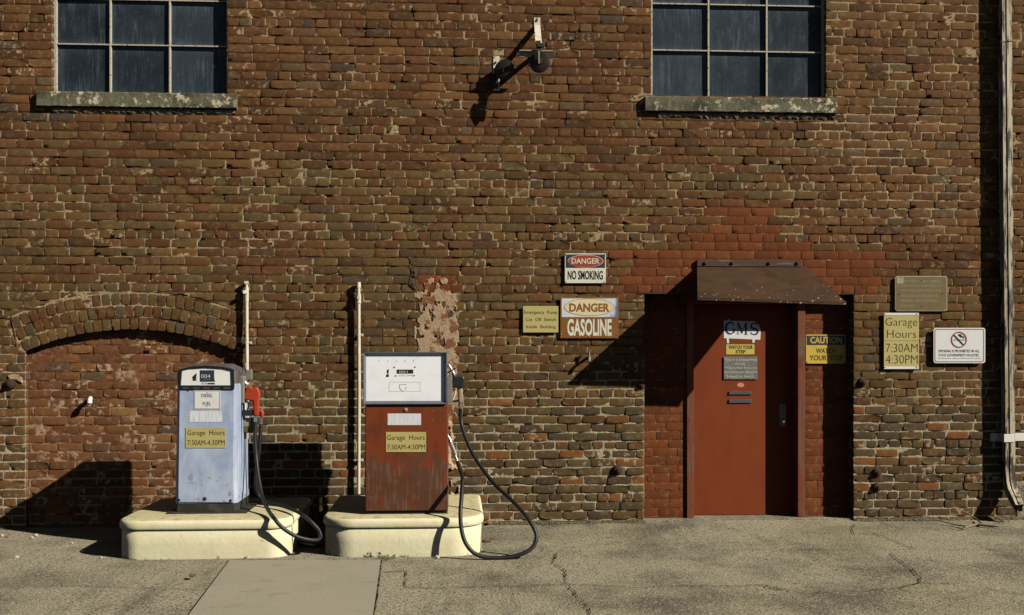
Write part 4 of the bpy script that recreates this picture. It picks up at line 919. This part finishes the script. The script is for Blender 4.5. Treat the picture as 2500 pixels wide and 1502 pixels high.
# ================================================================== SIGNS ON THE WALL AND DOOR
def sign(name, label, box, y, m, th=.004, cat='sign', poly=None, bevel=.0015):
    p = W((box[0] + box[2]) / 2, box[3], y); r = thing(name, label, cat, (p.x, y, p.z))
    plate(r, poly or rp(*box), y, m, th, 'board', bevel); return r
def screws(r, pts, y, m='iron', rad=.005):
    for (a, b_) in pts:
        s = MB(); s.lathe(W(a, b_, y), (0, -1, 0), [(-.001, rad), (.003, rad * .9), (.005, rad * .4)], 10); s.build('screw', M[m], r, True)
y = -.018; th = .004; yt = y - th
def backs(r, pts):                             # standoff behind a sign, down to the wall
    for (a, b_) in pts:
        s = MB(); s.tube([W(a, b_, y), W(a, b_, .006)], .006, 6); s.build('spacer', M['iron'], r)
s = sign('danger_sign', 'white sign with black DANGER band above NO SMOKING lettering', (1379, 619, 1479, 691.5), y, M['offwhite'])
b = MB(); b.pprism(rp(1381.6, 621.4, 1477, 654), yt - .0012, .001); b.build('header_band', M['navy'], s)
b = MB(); b.pprism(ell(1429.6, 637.7, 43.5, 15.4), yt - .0024, .001); b.build('oval_rim', M['offwhite'], s)
b = MB(); b.pprism(ell(1429.6, 637.7, 42.3, 14.5), yt - .0036, .001); b.build('oval', M['signred'], s)
t = MB(); text(t, 'DANGER', 1395.6, 630.7, 1463.4, 644.2, yt - .0046, .012); t.build('header_lettering', M['offwhite'], s)
t = MB(); text(t, 'NO SMOKING', 1386, 661, 1472, 683, yt - .001, .028); t.build('lettering', M['ink'], s)
screws(s, [(1381.5, 621.5), (1476.5, 621.8), (1381.5, 688.5), (1475, 689.5)], yt); backs(s, [(1382, 622), (1476, 622), (1382, 689), (1475, 689)])
s = sign('emergency_sign', 'tan engraved plate reading Emergency Pump Cut Off Switch beside the gasoline sign', (1277, 747.5, 1363, 812), y, M['tan'])
t = MB(); text(t, 'Emergency  Pump', 1279.5, 758.5, 1361, 769, yt - .001, -.003); text(t, 'Cut  Off  Switch', 1283.5, 776, 1357.5, 784, yt - .001, -.003); text(t, 'Inside  Building', 1285, 794, 1356.5, 804, yt - .001, -.003); t.build('lettering', M['engrave'], s)
backs(s, [(1282, 752), (1358, 808)])
s = sign('danger_sign', 'faded brown sign reading DANGER GASOLINE with a pale oval', (1368, 725.3, 1510, 826), y, M['signbrown'])
b = MB(); b.pprism(rp(1371.4, 728.8, 1507.7, 774.3), yt - .0012, .001); b.build('header_band', M['bluewhite'], s)
b = MB(); b.pprism(ell(1438.4, 750.3, 61.6, 21.4), yt - .0024, .001); b.build('oval_rim', M['signbrown'], s)
b = MB(); b.pprism(ell(1438.4, 750.3, 60.4, 20.4), yt - .0036, .001); b.build('oval', M['signcream'], s)
t = MB(); text(t, 'DANGER', 1390, 740.7, 1488, 761.5, yt - .0046, .03); t.build('header_lettering', M['signbrown'], s)
t = MB(); text(t, 'GASOLINE', 1385, 778.7, 1493.5, 820.4, yt - .001, .032); t.build('lettering', M['offwhite'], s)
screws(s, [(1370, 728), (1507, 729), (1370, 817), (1507, 817), (1438.5, 823), (1439, 729.5)], yt, 'palealu', .006); backs(s, [(1372, 730), (1506, 730), (1372, 820), (1506, 820)])
s = sign('notice_board', 'bronze notice board with rounded corners and faded pale lettering about a public garage', (2185, 674, 2313, 760), y, M['palealu'], poly=rrect(2185, 674, 2313, 760, 6.5))
b = MB(); b.pprism(rrect(2187.3, 676.3, 2310.7, 757.7, 5.5), yt - .0012, .001); b.build('field', M['bronze'], s)
t = MB()
for tx_, x0, x1, y0 in (('THIS IS NOT A PUBLIC GARAGE', 2200, 2295.5, 683.5), ('PLEASE DO NOT JEOPARDIZE THE', 2200, 2298.5, 695.6), ('EMPLOYEES JOB BY REQUESTING', 2199, 2297, 707.3), ('VEHICLE DIAGNOSTIC AND / OR', 2199, 2291.5, 719.8), ('PERSONAL VEHICLE SERVICES', 2199, 2288, 731.6), ('THANK YOU', 2199, 2233, 743.7)):
    text(t, tx_, x0, y0, x1, y0 + 6, yt - .0022, .0)
t.build('lettering', M['faint'], s)
b = MB(); b.pprism(rp(2189, 677.5, 2206, 692.5), yt - .0026, .0006); b.build('peeling_sticker', M['palealu'], s)
screws(s, [(2249, 685), (2195, 718), (2301, 717), (2249.5, 748.5)], yt, 'iron', .006); backs(s, [(2195, 718), (2301, 717)])
s = sign('hours_sign', 'tall tan engraved plate of Garage Hours with white end strips, right of the doorway', (2158, 764, 2243.5, 901), y, M['tan'])
for q_ in (rp(2158.3, 764, 2243.2, 769.6), rp(2158.3, 895, 2243.2, 901)): MB().pprism(q_, yt - .0025, .0023).build('end_strip', M['whitepaint'], s)
t = MB(); text(t, 'Garage', 2161.7, 776, 2239.5, 801.7, yt - .001, -.012); text(t, 'Hours', 2165.5, 805.7, 2237, 825, yt - .001, -.012); text(t, '7:30AM', 2163, 839, 2240.5, 860, yt - .001, -.012); text(t, '4:30PM', 2162.5, 867, 2240.5, 888, yt - .001, -.012)
t.pprism(rp(2160, 831.8, 2242.5, 832.3), yt - .001, .0006); t.build('lettering', M['engrave'], s)
screws(s, [(2160, 766.5), (2238, 766.5), (2160, 897.5), (2238, 897.5)], yt - .002); backs(s, [(2163, 768), (2238, 768), (2163, 897), (2238, 897)])
s = sign('no_smoking_sign', 'white sign with a crossed-out cigarette and brown border beside the drainpipe', (2279, 800.7, 2405.6, 887), y - .012, M['pale'], poly=rrect(2279, 800.7, 2405.6, 887, 6))
y2 = y - .016
b = MB(); ring_px(b, rrect(2281.9, 803.3, 2402.6, 884.3, 5), rrect(2283.7, 805.1, 2400.8, 882.5, 4), y2 - .001, .0008); b.build('border', M['border'], s)
b = MB(); ring_px(b, ell(2341.5, 829.6, 19.3, 19.6), ell(2341.5, 829.6, 16.6, 16.9), y2 - .0028, .0008); p, q_ = W(2330, 817.5, y2 - .0024), W(2353, 841.7, y2 - .0024); b.bar(p, q_, .0008, .0095, Vector((0, 1, 0))); b.build('prohibition_ring', M['border'], s)
b = MB(); ring_px(b, rp(2329, 828.6, 2354.5, 832.4), rp(2329.7, 829.3, 2353.8, 831.7), y2 - .0015, .0008)
b.pprism([(2339, 817.5), (2342, 815.5), (2347, 816.5), (2348, 820), (2353.5, 822), (2354.5, 826.5), (2351.5, 826), (2350.5, 824), (2345, 824.5), (2343, 821.5), (2340, 820.5)], y2 - .0015, .0008)
text(b, 'SMOKING IS PROHIBITED IN ALL', 2291.5, 853.8, 2392, 860.4, y2 - .0012, .0); text(b, 'STATE GOVERNMENT FACILITIES.', 2291.8, 864, 2391, 870.4, y2 - .0012, .0); text(b, 'EFFECTIVE JANUARY 1 2008 IN ACCORDANCE WITH G.S. 130A-493', 2290.4, 874, 2392.5, 876.9, y2 - .0012)
b.build('lettering', M['ink'], s)
for (a, b_) in ((2284, 806), (2400, 806), (2284, 882), (2400, 882)):
    k = MB(); k.tube([W(a, b_, y - .012), W(a, b_, .006)], .006, 6); k.build('spacer', M['iron'], s)
yc = YD - .014
s = sign('caution_sign', 'yellow CAUTION sign with a navy band on the painted brick beside the door', (1967.4, 817, 2065, 888), yc, M['yellow'], poly=rrect(1967.4, 817, 2065, 888, 2, 2))
b = MB(); b.pprism(rp(1970, 819.8, 2063, 842.4), yc - .0055, .001); b.build('header_band', M['navy'], s)
t = MB(); text(t, 'CAUTION', 1978, 822.4, 2055.7, 838.7, yc - .0066, .03); t.build('header_lettering', M['yellow'], s)
t = MB(); text(t, 'WATCH', 1992.2, 850.3, 2040, 862.8, yc - .0052, .02); text(t, 'YOUR  STEP', 1976.4, 867.3, 2058, 880.2, yc - .0052, .02); t.build('lettering', M['caution'], s)
screws(s, [(1970.5, 820.5), (1970.5, 885), (2062, 820), (2062, 885)], yc - .004)
# door notices
yd = YS - .0005
s = sign('paper_sign', 'torn white paper lettered GMS taped to the red door', (1767, 783, 1857, 830), yd, M['pale'], .0015, poly=[(1767.4, 782.8), (1843, 785), (1845, 789.5), (1851, 790.7), (1857.4, 805.4), (1856.3, 829.7), (1767.4, 825.8)], bevel=0)
t = MB(); yg = yd - .0022
def stroke(pts, w_):                           # thick polyline letter stroke, photo units
    P = [Vector((a, b_, 0)) for a, b_ in pts]; vs = []
    for i, p in enumerate(P):
        d = (P[min(i + 1, len(P) - 1)] - P[max(i - 1, 0)]).normalized(); nn = Vector((-d.y, d.x, 0)); k = w_[i] if isinstance(w_, list) else w_
        for sg in (1, -1):
            v = p + nn * k / 2 * sg; vs.append(W(v.x, v.y, yg))
    t.add(vs, [(2 * i, 2 * i + 1, 2 * i + 3, 2 * i + 2) for i in range(len(P) - 1)])
arcp = lambda cx, cy, rx, ry, a0, a1, n: [(cx + rx * math.cos(R(a0 + (a1 - a0) * i / n)), cy - ry * math.sin(R(a0 + (a1 - a0) * i / n))) for i in range(n + 1)]
gp_ = arcp(1782.5, 801.5, 10.5, 14, 38, 318, 18); stroke(gp_, [2.2 + 3.4 * math.sin(math.pi * i / 18) for i in range(19)])
stroke([(1791.5, 803.5), (1791.5, 813)], 4.2); stroke([(1786, 803.6), (1795.5, 803.8)], 1.5); stroke([(1790.8, 787.5), (1790.8, 796)], 1.4)
stroke([(1801.5, 789), (1801.5, 815.5)], 2.0); stroke([(1802.5, 788.5), (1811.5, 814)], 4.4); stroke([(1811.5, 814.5), (1820, 789)], 2.0); stroke([(1821, 789), (1821, 816.5)], 4.6)
stroke([(1797.5, 788.6), (1805.5, 788.8)], 1.4); stroke([(1817.5, 789), (1826.5, 789.2)], 1.4); stroke([(1798, 815.6), (1805, 815.8)], 1.4); stroke([(1816, 816.8), (1826.5, 817)], 1.4)
sp_ = arcp(1841, 796.2, 7.2, 6.6, 40, 255, 10) + arcp(1841.5, 810.2, 8.2, 7.0, 80, -160, 12)[1:]; stroke(sp_, [1.8 + 3.4 * math.sin(math.pi * i / (len(sp_) - 1)) for i in range(len(sp_))])
stroke([(1847, 789), (1847, 796)], 1.4); stroke([(1833.2, 810), (1833.2, 818)], 1.4)
t.build('lettering', M['gms'], s)
for q_ in ([(1774, 826), (1779.5, 826), (1780, 838), (1775, 838.5)], [(1837, 828), (1843.5, 828), (1842, 837), (1837, 837)], [(1776, 780), (1781, 780), (1781, 785), (1776, 785)]): MB().pprism(q_, yd - .003, .0006).build('tape_strip', M['pale'], s)
s = sign('step_sign', 'small yellow WATCH YOUR STEP sticker with rounded corners on the red door', (1773, 841, 1842, 865.5), yd, M['paleyellow'], .0015, poly=rrect(1773, 841, 1842, 865.5, 1.8, 3), bevel=0)
t = MB(); text(t, 'WATCH YOUR', 1778.7, 843.3, 1837.7, 852.3, yd - .0022, .03); text(t, 'STEP', 1796.2, 854.8, 1820, 863.2, yd - .0022, .03); t.build('lettering', M['ink'], s)
s = sign('door_plaque', 'grey metal plaque of smoke-free facility rules fixed to the red door', (1767.2, 870.5, 1849.4, 926.3), yd - .008, M['plaque'], .003)
t = MB(); yg = yd - .0122
for tx_, x0, x1, y0, y1 in (('This is a Smoke-Free', 1770.1, 1847, 875, 881.4), ('Facility', 1795, 1820, 885.8, 893), ('Visitors Pass Required', 1769, 1847, 895.4, 902.2), ('No Weapons Allowed', 1769, 1847, 905.6, 912.4), ('Subject to Search', 1774.2, 1841.5, 915.8, 924)): text(t, tx_, x0, y0, x1, y1, yg, .004)
t.build('lettering', M['plaquetext'], s)
b = MB(); b.pbox(1771, 875, 1846, 922, yd - .0078, .0078); b.build('backing', M['slot'], s)
p = W(1808, 946, yd); b = MB(); b.pprism(ell(1808.2, 940.2, 8.6, 5.6), yd - .0015, .0012)
prop(rebase(b.build('oval_sticker', M['pink'])), 'small pink oval sticker on the red door under the grey plaque', 'sticker')

# ================================================================== PIPES ON THE WALL
def conduit(label, x, ytop, ybot, clamps, kind):
    yp = -.043; r = .0155; a = W(x, ytop + 14, yp); zb_ = W(x, ybot, yp).z
    c = thing('vent_pipe', label, 'pipe', (a.x, yp, zb_), 'cream pipes up the wall behind the pumps')
    b = MB(); b.tube([(a.x, yp, zb_), (a.x + .004, yp, zb_ + (a.z - zb_) * .5), (a.x, yp, a.z)], r, 14); b.build('tube', M['pipe'], c, True, autos=50)
    h = MB()
    if kind == 0:
        h.tube([W(x, ytop + 13, yp), W(x, ytop + 47, yp)], .0185, 12); h.tube([W(x - 3, ytop + 27, yp - .005), W(x - 4, ytop + 24, yp - .035)], .018, 12); h.tube([W(x, ytop + 13, yp), W(x, ytop, yp)], .012, 10)
        h.tube([W(x - 5, ytop + 2, yp), W(x + 4, ytop + 2, yp)], .016, 8); h.tube([W(x, ytop + 2, yp - .01), W(x, ytop + 2, .0)], .012, 8)
    else:
        h.tube([W(x, ytop + 30, yp), W(x, ytop + 52, yp)], .0215, 12); h.tube([W(x, ytop + 38, yp), W(x, ytop + 38, yp - .04)], .014, 10); h.tube([W(x, ytop + 13, yp), W(x, ytop + 30, yp)], .015, 10)
        h.tube([W(x, ytop, yp), W(x, ytop + 14, yp)], [.0185, .0205], 10); h.tube([W(x - 1, ytop + 8, yp), W(x - 1, ytop + 8, .0)], .012, 8)
    h.build('valve', M['pipe'], c, True, autos=45)
    for k in clamps:
        h = MB(); h.tube([W(x, k - 2, yp), W(x, k + 2, yp)], .0185, 12); p_ = W(x, k, yp)
        h.box((p_.x, yp + .010, p_.z - .011), (p_.x + .038, .0, p_.z + .011)); h.tube([(p_.x + .028, yp + .011, p_.z), (p_.x + .028, yp + .004, p_.z)], .006, 8); h.build('clamp', M['pipe'], c, True, autos=45)
    return c
c1 = conduit('thin cream pipe with a valve head rising behind the blue diesel pump', 602, 689, 1216, [837, 1150], 0)
b = MB(); b.pbox(600, 903, 614, 928, -.09, .06); b.build('junction_box', M['grey'], c1, bevel=.004)
c2 = conduit('thin cream pipe with a valve head between the two pumps', 875.5, 689, 1206, [818, 1124], 1)

# downspout on the right
ds = thing('downspout', 'flaking cream metal downspout with a white strap and a kicked-out foot', 'drainpipe', (W(2459, 1280).x, -.07, 0))
b = MB(); hw = .044; hdp = .036; yc_ = -.062
prof = []
def corr(u): return .006 * (1 if math.sin(u * math.pi * 4) > 0 else -1)
pts_front = [(-hw, -hdp), (-hw * .55, -hdp), (-hw * .50, -hdp + .007), (-hw * .12, -hdp + .007), (-hw * .06, -hdp), (hw * .2, -hdp), (hw * .5, -hdp), (hw * .7, -hdp), (hw * .8, -hdp), (hw, -hdp), (hw, hdp), (-hw, hdp)]
path = [(2462, 1150, yc_, 1.0, 0), (2461, 980, yc_, 1.0, 0), (2458, 640, yc_, 1.0, 0), (2455, 300, yc_, 1.0, 0), (2453, 0, yc_, 1.0, 0), (2452, -160, yc_, 1.0, 0)]
foot = [(2487, 1238, -.20, .80, 52), (2484, 1231, -.175, .86, 50), (2476, 1214, -.125, .95, 40), (2468, 1196, -.085, 1.0, 22), (2464, 1176, -.066, 1.0, 8)]
rowsn = foot + path
for (px, py, yy, sc_, tilt) in rowsn:
    c = W(px, py, yy)
    for (u, v_) in pts_front:
        t_ = R(tilt); b.v.append((c.x + u * sc_, c.y + v_ * sc_ * math.cos(t_), c.z + v_ * sc_ * -math.sin(t_) * -1 * -1))
m = len(pts_front); b.f = [(i * m + j, i * m + (j + 1) % m, (i + 1) * m + (j + 1) % m, (i + 1) * m + j) for i in range(len(rowsn) - 1) for j in range(m)]
b.build('pipe', M['spout'], ds, autos=30)
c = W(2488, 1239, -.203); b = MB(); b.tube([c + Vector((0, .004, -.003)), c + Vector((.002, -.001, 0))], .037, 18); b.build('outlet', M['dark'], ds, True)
b = MB(); z_ = W(2460, 1070, -.1).z
xa = W(2458, 1070, yc_).x
b.box((W(2418, 1070, -.006).x, -.010, z_ - .036), (xa - hw - .004, .004, z_ + .036)); b.box((xa - hw - .004, yc_ - hdp - .006, z_ - .036), (xa + hw + .004, .003, z_ + .036)); b.box((xa + hw + .004, -.010, z_ - .034), (bx1 - .1, .004, z_ + .038))
b.build('strap', M['whitepaint'], ds, bevel=.002)
b = MB(); c = W(2455, 101, yc_); b.tube(spline([W(2428, 111, -.004), W(2440, 104, yc_ - hdp - .008), c + Vector((0, -hdp - .008, 0)), W(2472, 99, yc_ - hdp - .006), W(2476, 99, yc_)], 5), .0035, 6); b.build('wire', M['grey'], ds, True)

# ================================================================== PULLEY BRACKETS
pu = thing('pulley_bracket', 'iron bracket with a long white arm holding a pulley wheel out from the wall', 'bracket', W(1305, 140, 0))
YT = -.29
b = MB(); b.pbox(1304, 43, 1319, 64, -.006, .01); p = W(1311.5, 62, -.004); q_ = W(1315, 106, YT + .03); b.bar(p, q_, .054, .008, Vector((1, 0, 0)).cross(q_ - p).normalized()); b.build('arm', M['whitebar'], pu)
b = MB(); b.lathe(W(1310, 51, -.006), (0, -1, 0), [(-.001, .010), (.006, .009), (.008, .004)], 8); b.build('bolt', M['rustiron'], pu, True)
b = MB(); b.bar(W(1300, 140, .004), W(1312, 128, YT), .05, .012); b.bar(W(1314, 100, YT + .03), W(1318, 150, YT), .04, .012, Vector((0, 1, 0))); b.pbox(1312, 106, 1328, 114, YT, .03); b.build('strut', M['iron'], pu)
b = MB(); b.pbox(1268, 122, 1350, 125, YT + .03, .035); b.pbox(1268, 125, 1300, 139, YT + .062, .004); b.build('crossbar', M['palealu'], pu)
c = W(1317, 152, YT - .02); ax = Vector((-.35, -1, .05)).normalized()
wheel = [(-.02, .08), (-.016, .088), (-.012, .086), (-.008, .072), (.008, .072), (.012, .086), (.016, .088), (.02, .08)]
b = MB(); b.lathe(c, ax, wheel, 28); wh = b.build('pulley_wheel', M['iron'], pu, True, autos=40)
b = MB(); b.lathe(c, ax, [(-.02, .03), (.02, .03), (.03, .014)], 14); b.build('hub', M['rustiron'], wh, True, autos=40)
b = MB(); d_ = W(1316, 124, YT - .05); e_ = W(1316, 155, YT - .055); b.bar(d_, e_, .010, .004, Vector((0, 1, 0))); b.build('pin', M['palealu'], wh)
pu2 = thing('pulley_bracket', 'smaller iron pulley on a short white plate flat against the wall', 'bracket', W(1213, 222, 0))
b = MB(); b.pbox(1204.5, 137, 1219.5, 222, -.008, .012); b.build('plate', M['whitebar'], pu2)
b = MB(); b.pbox(1203, 166, 1220, 181, -.09, .08); b.pbox(1217, 166, 1224, 181, -.095, .012); b.pbox(1203, 183, 1217, 216, -.02, .012); b.build('fork', M['iron'], pu2, bevel=.003)
c = W(1232, 171, -.105); b = MB(); b.lathe(c, ax, [(k, r * 1.0) for k, r in wheel], 28); wh = b.build('pulley_wheel', M['iron'], pu2, True, autos=40)
b = MB(); b.lathe(c, ax, [(-.02, .03), (.02, .03), (.026, .012)], 14); b.build('hub', M['rustiron'], wh, True, autos=40)
b = MB(); b.bar(W(1229, 161, -.135), W(1229, 176, -.135), .008, .004, Vector((0, 1, 0))); b.build('pin', M['palealu'], wh)
b = MB(); b.lathe(W(1210, 153, -.009), (0, -1, 0), [(-.001, .010), (.006, .009), (.008, .004)], 8); b.build('bolt', M['rustiron'], pu2, True)

# ================================================================== WALL ANCHORS, TAP, STUB
def anchor_mesh():
    b = MB(); b.lathe((0, .008, 0), (0, -1, 0), [(0, .046), (.012, .046), (.026, .040), (.034, .030), (.037, .018), (.052, .016), (.056, .011)], 18); return b.build('wall_anchor', M['rustiron'], None, True, autos=35)
proto = anchor_mesh(); first = True
for (px, py, yy, s_, lab) in ((1507, 1148, 0, 1.0, 'rusty round wall anchor low on the bricks left of the doorway'), (26, 938, 0, 1.05, 'rusty round wall anchor with mortar crust on the pier left of the arch'),
                              (1566, 942, 0, .75, 'dark wall anchor at the doorway edge in the canopy shadow'), (2105, 934, 0, .9, 'rusty wall anchor under the tall hours plate'),
                              (2140, 1154, 0, .95, 'upper of two rusty anchors low on the bricks right of the doorway'), (2140, 1190, 0, .95, 'lower of two rusty anchors low on the bricks right of the doorway')):
    o = proto if first else proto.copy()
    if not first: COL.objects.link(o)
    first = False; o.location = W(px, py, yy); o.scale = (s_, s_, s_); o.rotation_euler = (R(4), 0, R(random.uniform(-8, 8))); prop(o, lab, 'wall anchor', 'rusty tie rod anchors in the wall')
b = MB(); rnd = random.Random(5)
b.pprism([(18, 917), (30, 914), (42, 915), (53, 922), (54, 936), (44, 931), (34, 927), (22, 926)], -.014, .02)
b.build('mortar_crust', M['plaster'], bld, bevel=.005)
tp = thing('water_tap', 'small dark brass tap on the bricks below the gasoline sign', 'tap', W(1438, 880, 0))
b = MB(); b.tube(spline([W(1436, 873, .004), W(1437, 873, -.06), W(1439, 874, -.085), W(1438, 882, -.095)], 4), .013, 10); b.tube([W(1438.5, 872, -.06), W(1438.5, 858, -.06)], .008, 8); b.build('spout', M['grey'], tp, True)
b = MB(); c = W(1438.5, 856, -.06)
b.bar(c + Vector((-.022, 0, 0)), c + Vector((.022, 0, 0)), .01, .008); b.bar(c + Vector((0, -.022, 0)), c + Vector((0, .022, 0)), .01, .008); b.lathe(c, (0, 0, 1), [(-.004, .01), (.004, .01)], 10); b.build('handle', M['grey'], tp)
b = MB(); b.tube([W(221, 972, .075), W(220, 974, .0), W(219, 977, -.02), W(218.5, 985, -.025)], [.018, .019, .021, .021], 12); prop(rebase(b.build('pipe_stub', M['pale'], None, True, autos=50)), 'short white plastic pipe stub poking out of the blocked arch', 'pipe')
b = MB(); b.lathe(G(406, 1201, IH - .004) + Vector((0, 0, 0)), (0, 0, 1), [(0, .026), (.03, .026), (.036, .018)], 14); prop(rebase(b.build('fill_cap', M['redcap'], None, True, autos=40)), 'small red cap on the back of the diesel island', 'cap')
b = MB(); b.lathe(G(480, 1360, 0) + Vector((0, 0, 0)), (0, 0, 1), [(0, .01), (.006, .008)], 8)

# ================================================================== LITTER AND WEEDS
def grit(x0, x1, seed, y0=0.0):
    rnd = random.Random(seed); b = MB(); n = int((x1 - x0) / .012)
    for i in range(n + 1):
        x = x0 + (x1 - x0) * i / n; wd = .018 + .05 * float(fbm(np.array([x * 5.0]), np.array([seed * 1.0]), 221, 4)[0]) ** 2 * 2.2; hh = wd * .32
        b.v += [(x, y0 + .01, hh + .004 + rnd.uniform(-.003, .004)), (x, y0 - wd * .4, hh * .55 + rnd.uniform(-.002, .004)), (x, y0 - wd * rnd.uniform(.8, 1.2), -.004)]
    b.f = [(i * 3 + k, i * 3 + k + 1, i * 3 + k + 4, i * 3 + k + 3) for i in range(n) for k in range(2)]
    return prop(rebase(b.build('grit', M['grit'], None)), None, None, None, 'stuff')
M['grit'] = mk('wall_foot_grit', lin((104, 94, 74)), 1.0, spec=.05, layers=[ly((50, 43, 32), 60, .48, .60, .85), ly((170, 160, 136), 90, .60, .68, .7), ly((84, 80, 50), 9, .56, .7, .6)], bump=[(90, 1, .01)])
for k_, (xa_, xb_, ya_) in enumerate(((bx0, ARCH_L, 0), (ARCH_L, ARCH_R, .07), (ARCH_R, DOOR[0], 0), (DOOR[1], bx1, 0))):
    o = grit(xa_, xb_, k_ + 1, ya_); prop(o, ('loose grit along the foot of the brick pier', 'loose grit along the foot of the blocked arch', 'loose grit along the wall foot left of the doorway', 'loose grit along the wall foot right of the doorway')[k_], 'grit')
tw = MB(); 
tw.tube([G(2355, 1287, .012), G(2385, 1280, .016), G(2420, 1284, .014), G(2437, 1285, .012)], [.006, .011, .013, .008], 7); tw.tube([G(2400, 1282, .016), W(2385, 1268, -.12), W(2360, 1252, -.10), W(2334, 1241, -.07)], [.008, .006, .005, .003], 6); tw.tube([G(2365, 1286, .012), G(2330, 1281, .010), G(2290, 1271, .02), G(2240, 1272, .01)], [.006, .005, .004, .003], 6); tw.tube([G(2380, 1282, .016), G(2350, 1292, .01), G(2320, 1284, .01)], [.005, .004, .003], 6)
prop(rebase(tw.build('fallen_branch', M['twig'], None, True)), 'bare grey branch with twigs lying at the wall foot by the downspout', 'branch')
def weed(px0, px1, py, label, n, hgt, seed, ylift=0):
    rnd = random.Random(seed); b = MB()
    for i in range(n):
        p = G(rnd.uniform(px0, px1), py + rnd.uniform(-4, 3), .002); a = rnd.uniform(0, 6.28); L_ = hgt * rnd.uniform(.5, 1.2); d = Vector((math.cos(a), math.sin(a), 0)); w_ = L_ * .16; sd_ = Vector((-d.y, d.x, 0)); up = rnd.uniform(.4, 1.2)
        m1 = p + d * L_ * .5 + Vector((0, 0, L_ * up * .7)); t_ = p + d * L_ + Vector((0, 0, L_ * up * .6))
        b.add([p, m1 + sd_ * w_, t_, m1 - sd_ * w_], [(0, 1, 2, 3)])
    return prop(rebase(b.build('weed', M['leaf'])), label, 'weed', 'weeds in the pavement joints')
weed(920, 965, 1364, 'bright green weed growing in the joint in front of the gasoline island', 90, .026, 1)
weed(815, 825, 1366, 'tiny weed in the joint left of the bigger green weed', 14, .018, 2)
weed(1325, 1372, 1281, 'dark weed along the wall foot between island and doorway', 50, .03, 3)
weed(2440, 2462, 1276, 'small weed at the wall foot under the downspout', 40, .028, 4)
def dead(px, py, s_, label, seed, m='deadleaf'):
    rnd = random.Random(seed); b = MB()
    for i in range(7):
        c = G(px + rnd.uniform(-7, 7), py + rnd.uniform(-3, 3), .012 + rnd.random() * .02); a = rnd.uniform(0, 6.28); d = Vector((math.cos(a), math.sin(a), rnd.uniform(-.3, .3))) * s_; e_ = Vector((-math.sin(a), math.cos(a), rnd.uniform(-.4, .6))) * s_ * .5
        b.add([c - d, c + e_, c + d, c - e_], [(0, 1, 2, 3)])
    return prop(rebase(b.build('leaf_litter', M[m])), label, 'dead leaves', kind='stuff')
dead(1192, 1274, .035, 'dry brown leaves against the wall beside the gasoline island', 1); dead(1195, 1314, .03, 'dry leaves on the ground beside the gasoline island', 2); dead(470, 1404, .022, 'dark dry leaf lying on the open concrete before the diesel island', 3)
LB = ['pale pebble farthest left below the brick pier', 'brown pebble below the brick pier', 'pale pebble near the arch shadow edge', 'pale pebble, larger one below the pier', 'pale chip lower left on the concrete', 'small chip before the shadow tip', 'pale chip in front of the diesel island', 'small chip right of the diesel island stain', 'white scrap at the gasoline island foot', 'pale chip under the doorway', 'pale stone at the edge of the diesel island']
for k, (px, py, s_) in enumerate(((5, 1307, .012), (18, 1311, .014), (78, 1313, .012), (88, 1307, .015), (41, 1361, .016), (201, 1346, .010), (176, 1326, .009), (247, 1361, .009), (1068, 1361, .018), (1665, 1295, .008), (605, 1362, .018))):
    rnd = random.Random(k); c = G(px, py, .0); b = MB(); n = 8
    for (h_, r_) in ((-.004, 1.0), (s_ * .5, .95), (s_ * .9, .55)):
        for j in range(n): b.v.append((c.x + math.cos(j * .785) * s_ * r_ * rnd.uniform(.8, 1.3), c.y + math.sin(j * .785) * s_ * r_ * rnd.uniform(.7, 1.1), c.z + h_ * rnd.uniform(.8, 1)))
    b.f = [(i * n + j, i * n + (j + 1) % n, (i + 1) * n + (j + 1) % n, (i + 1) * n + j) for i in range(2) for j in range(n)] + [tuple(2 * n + j for j in range(n))]
    prop(rebase(b.build('pebble', M['brownstone' if k == 1 else 'stone'])), LB[k], 'pebble', 'loose chips on the concrete')
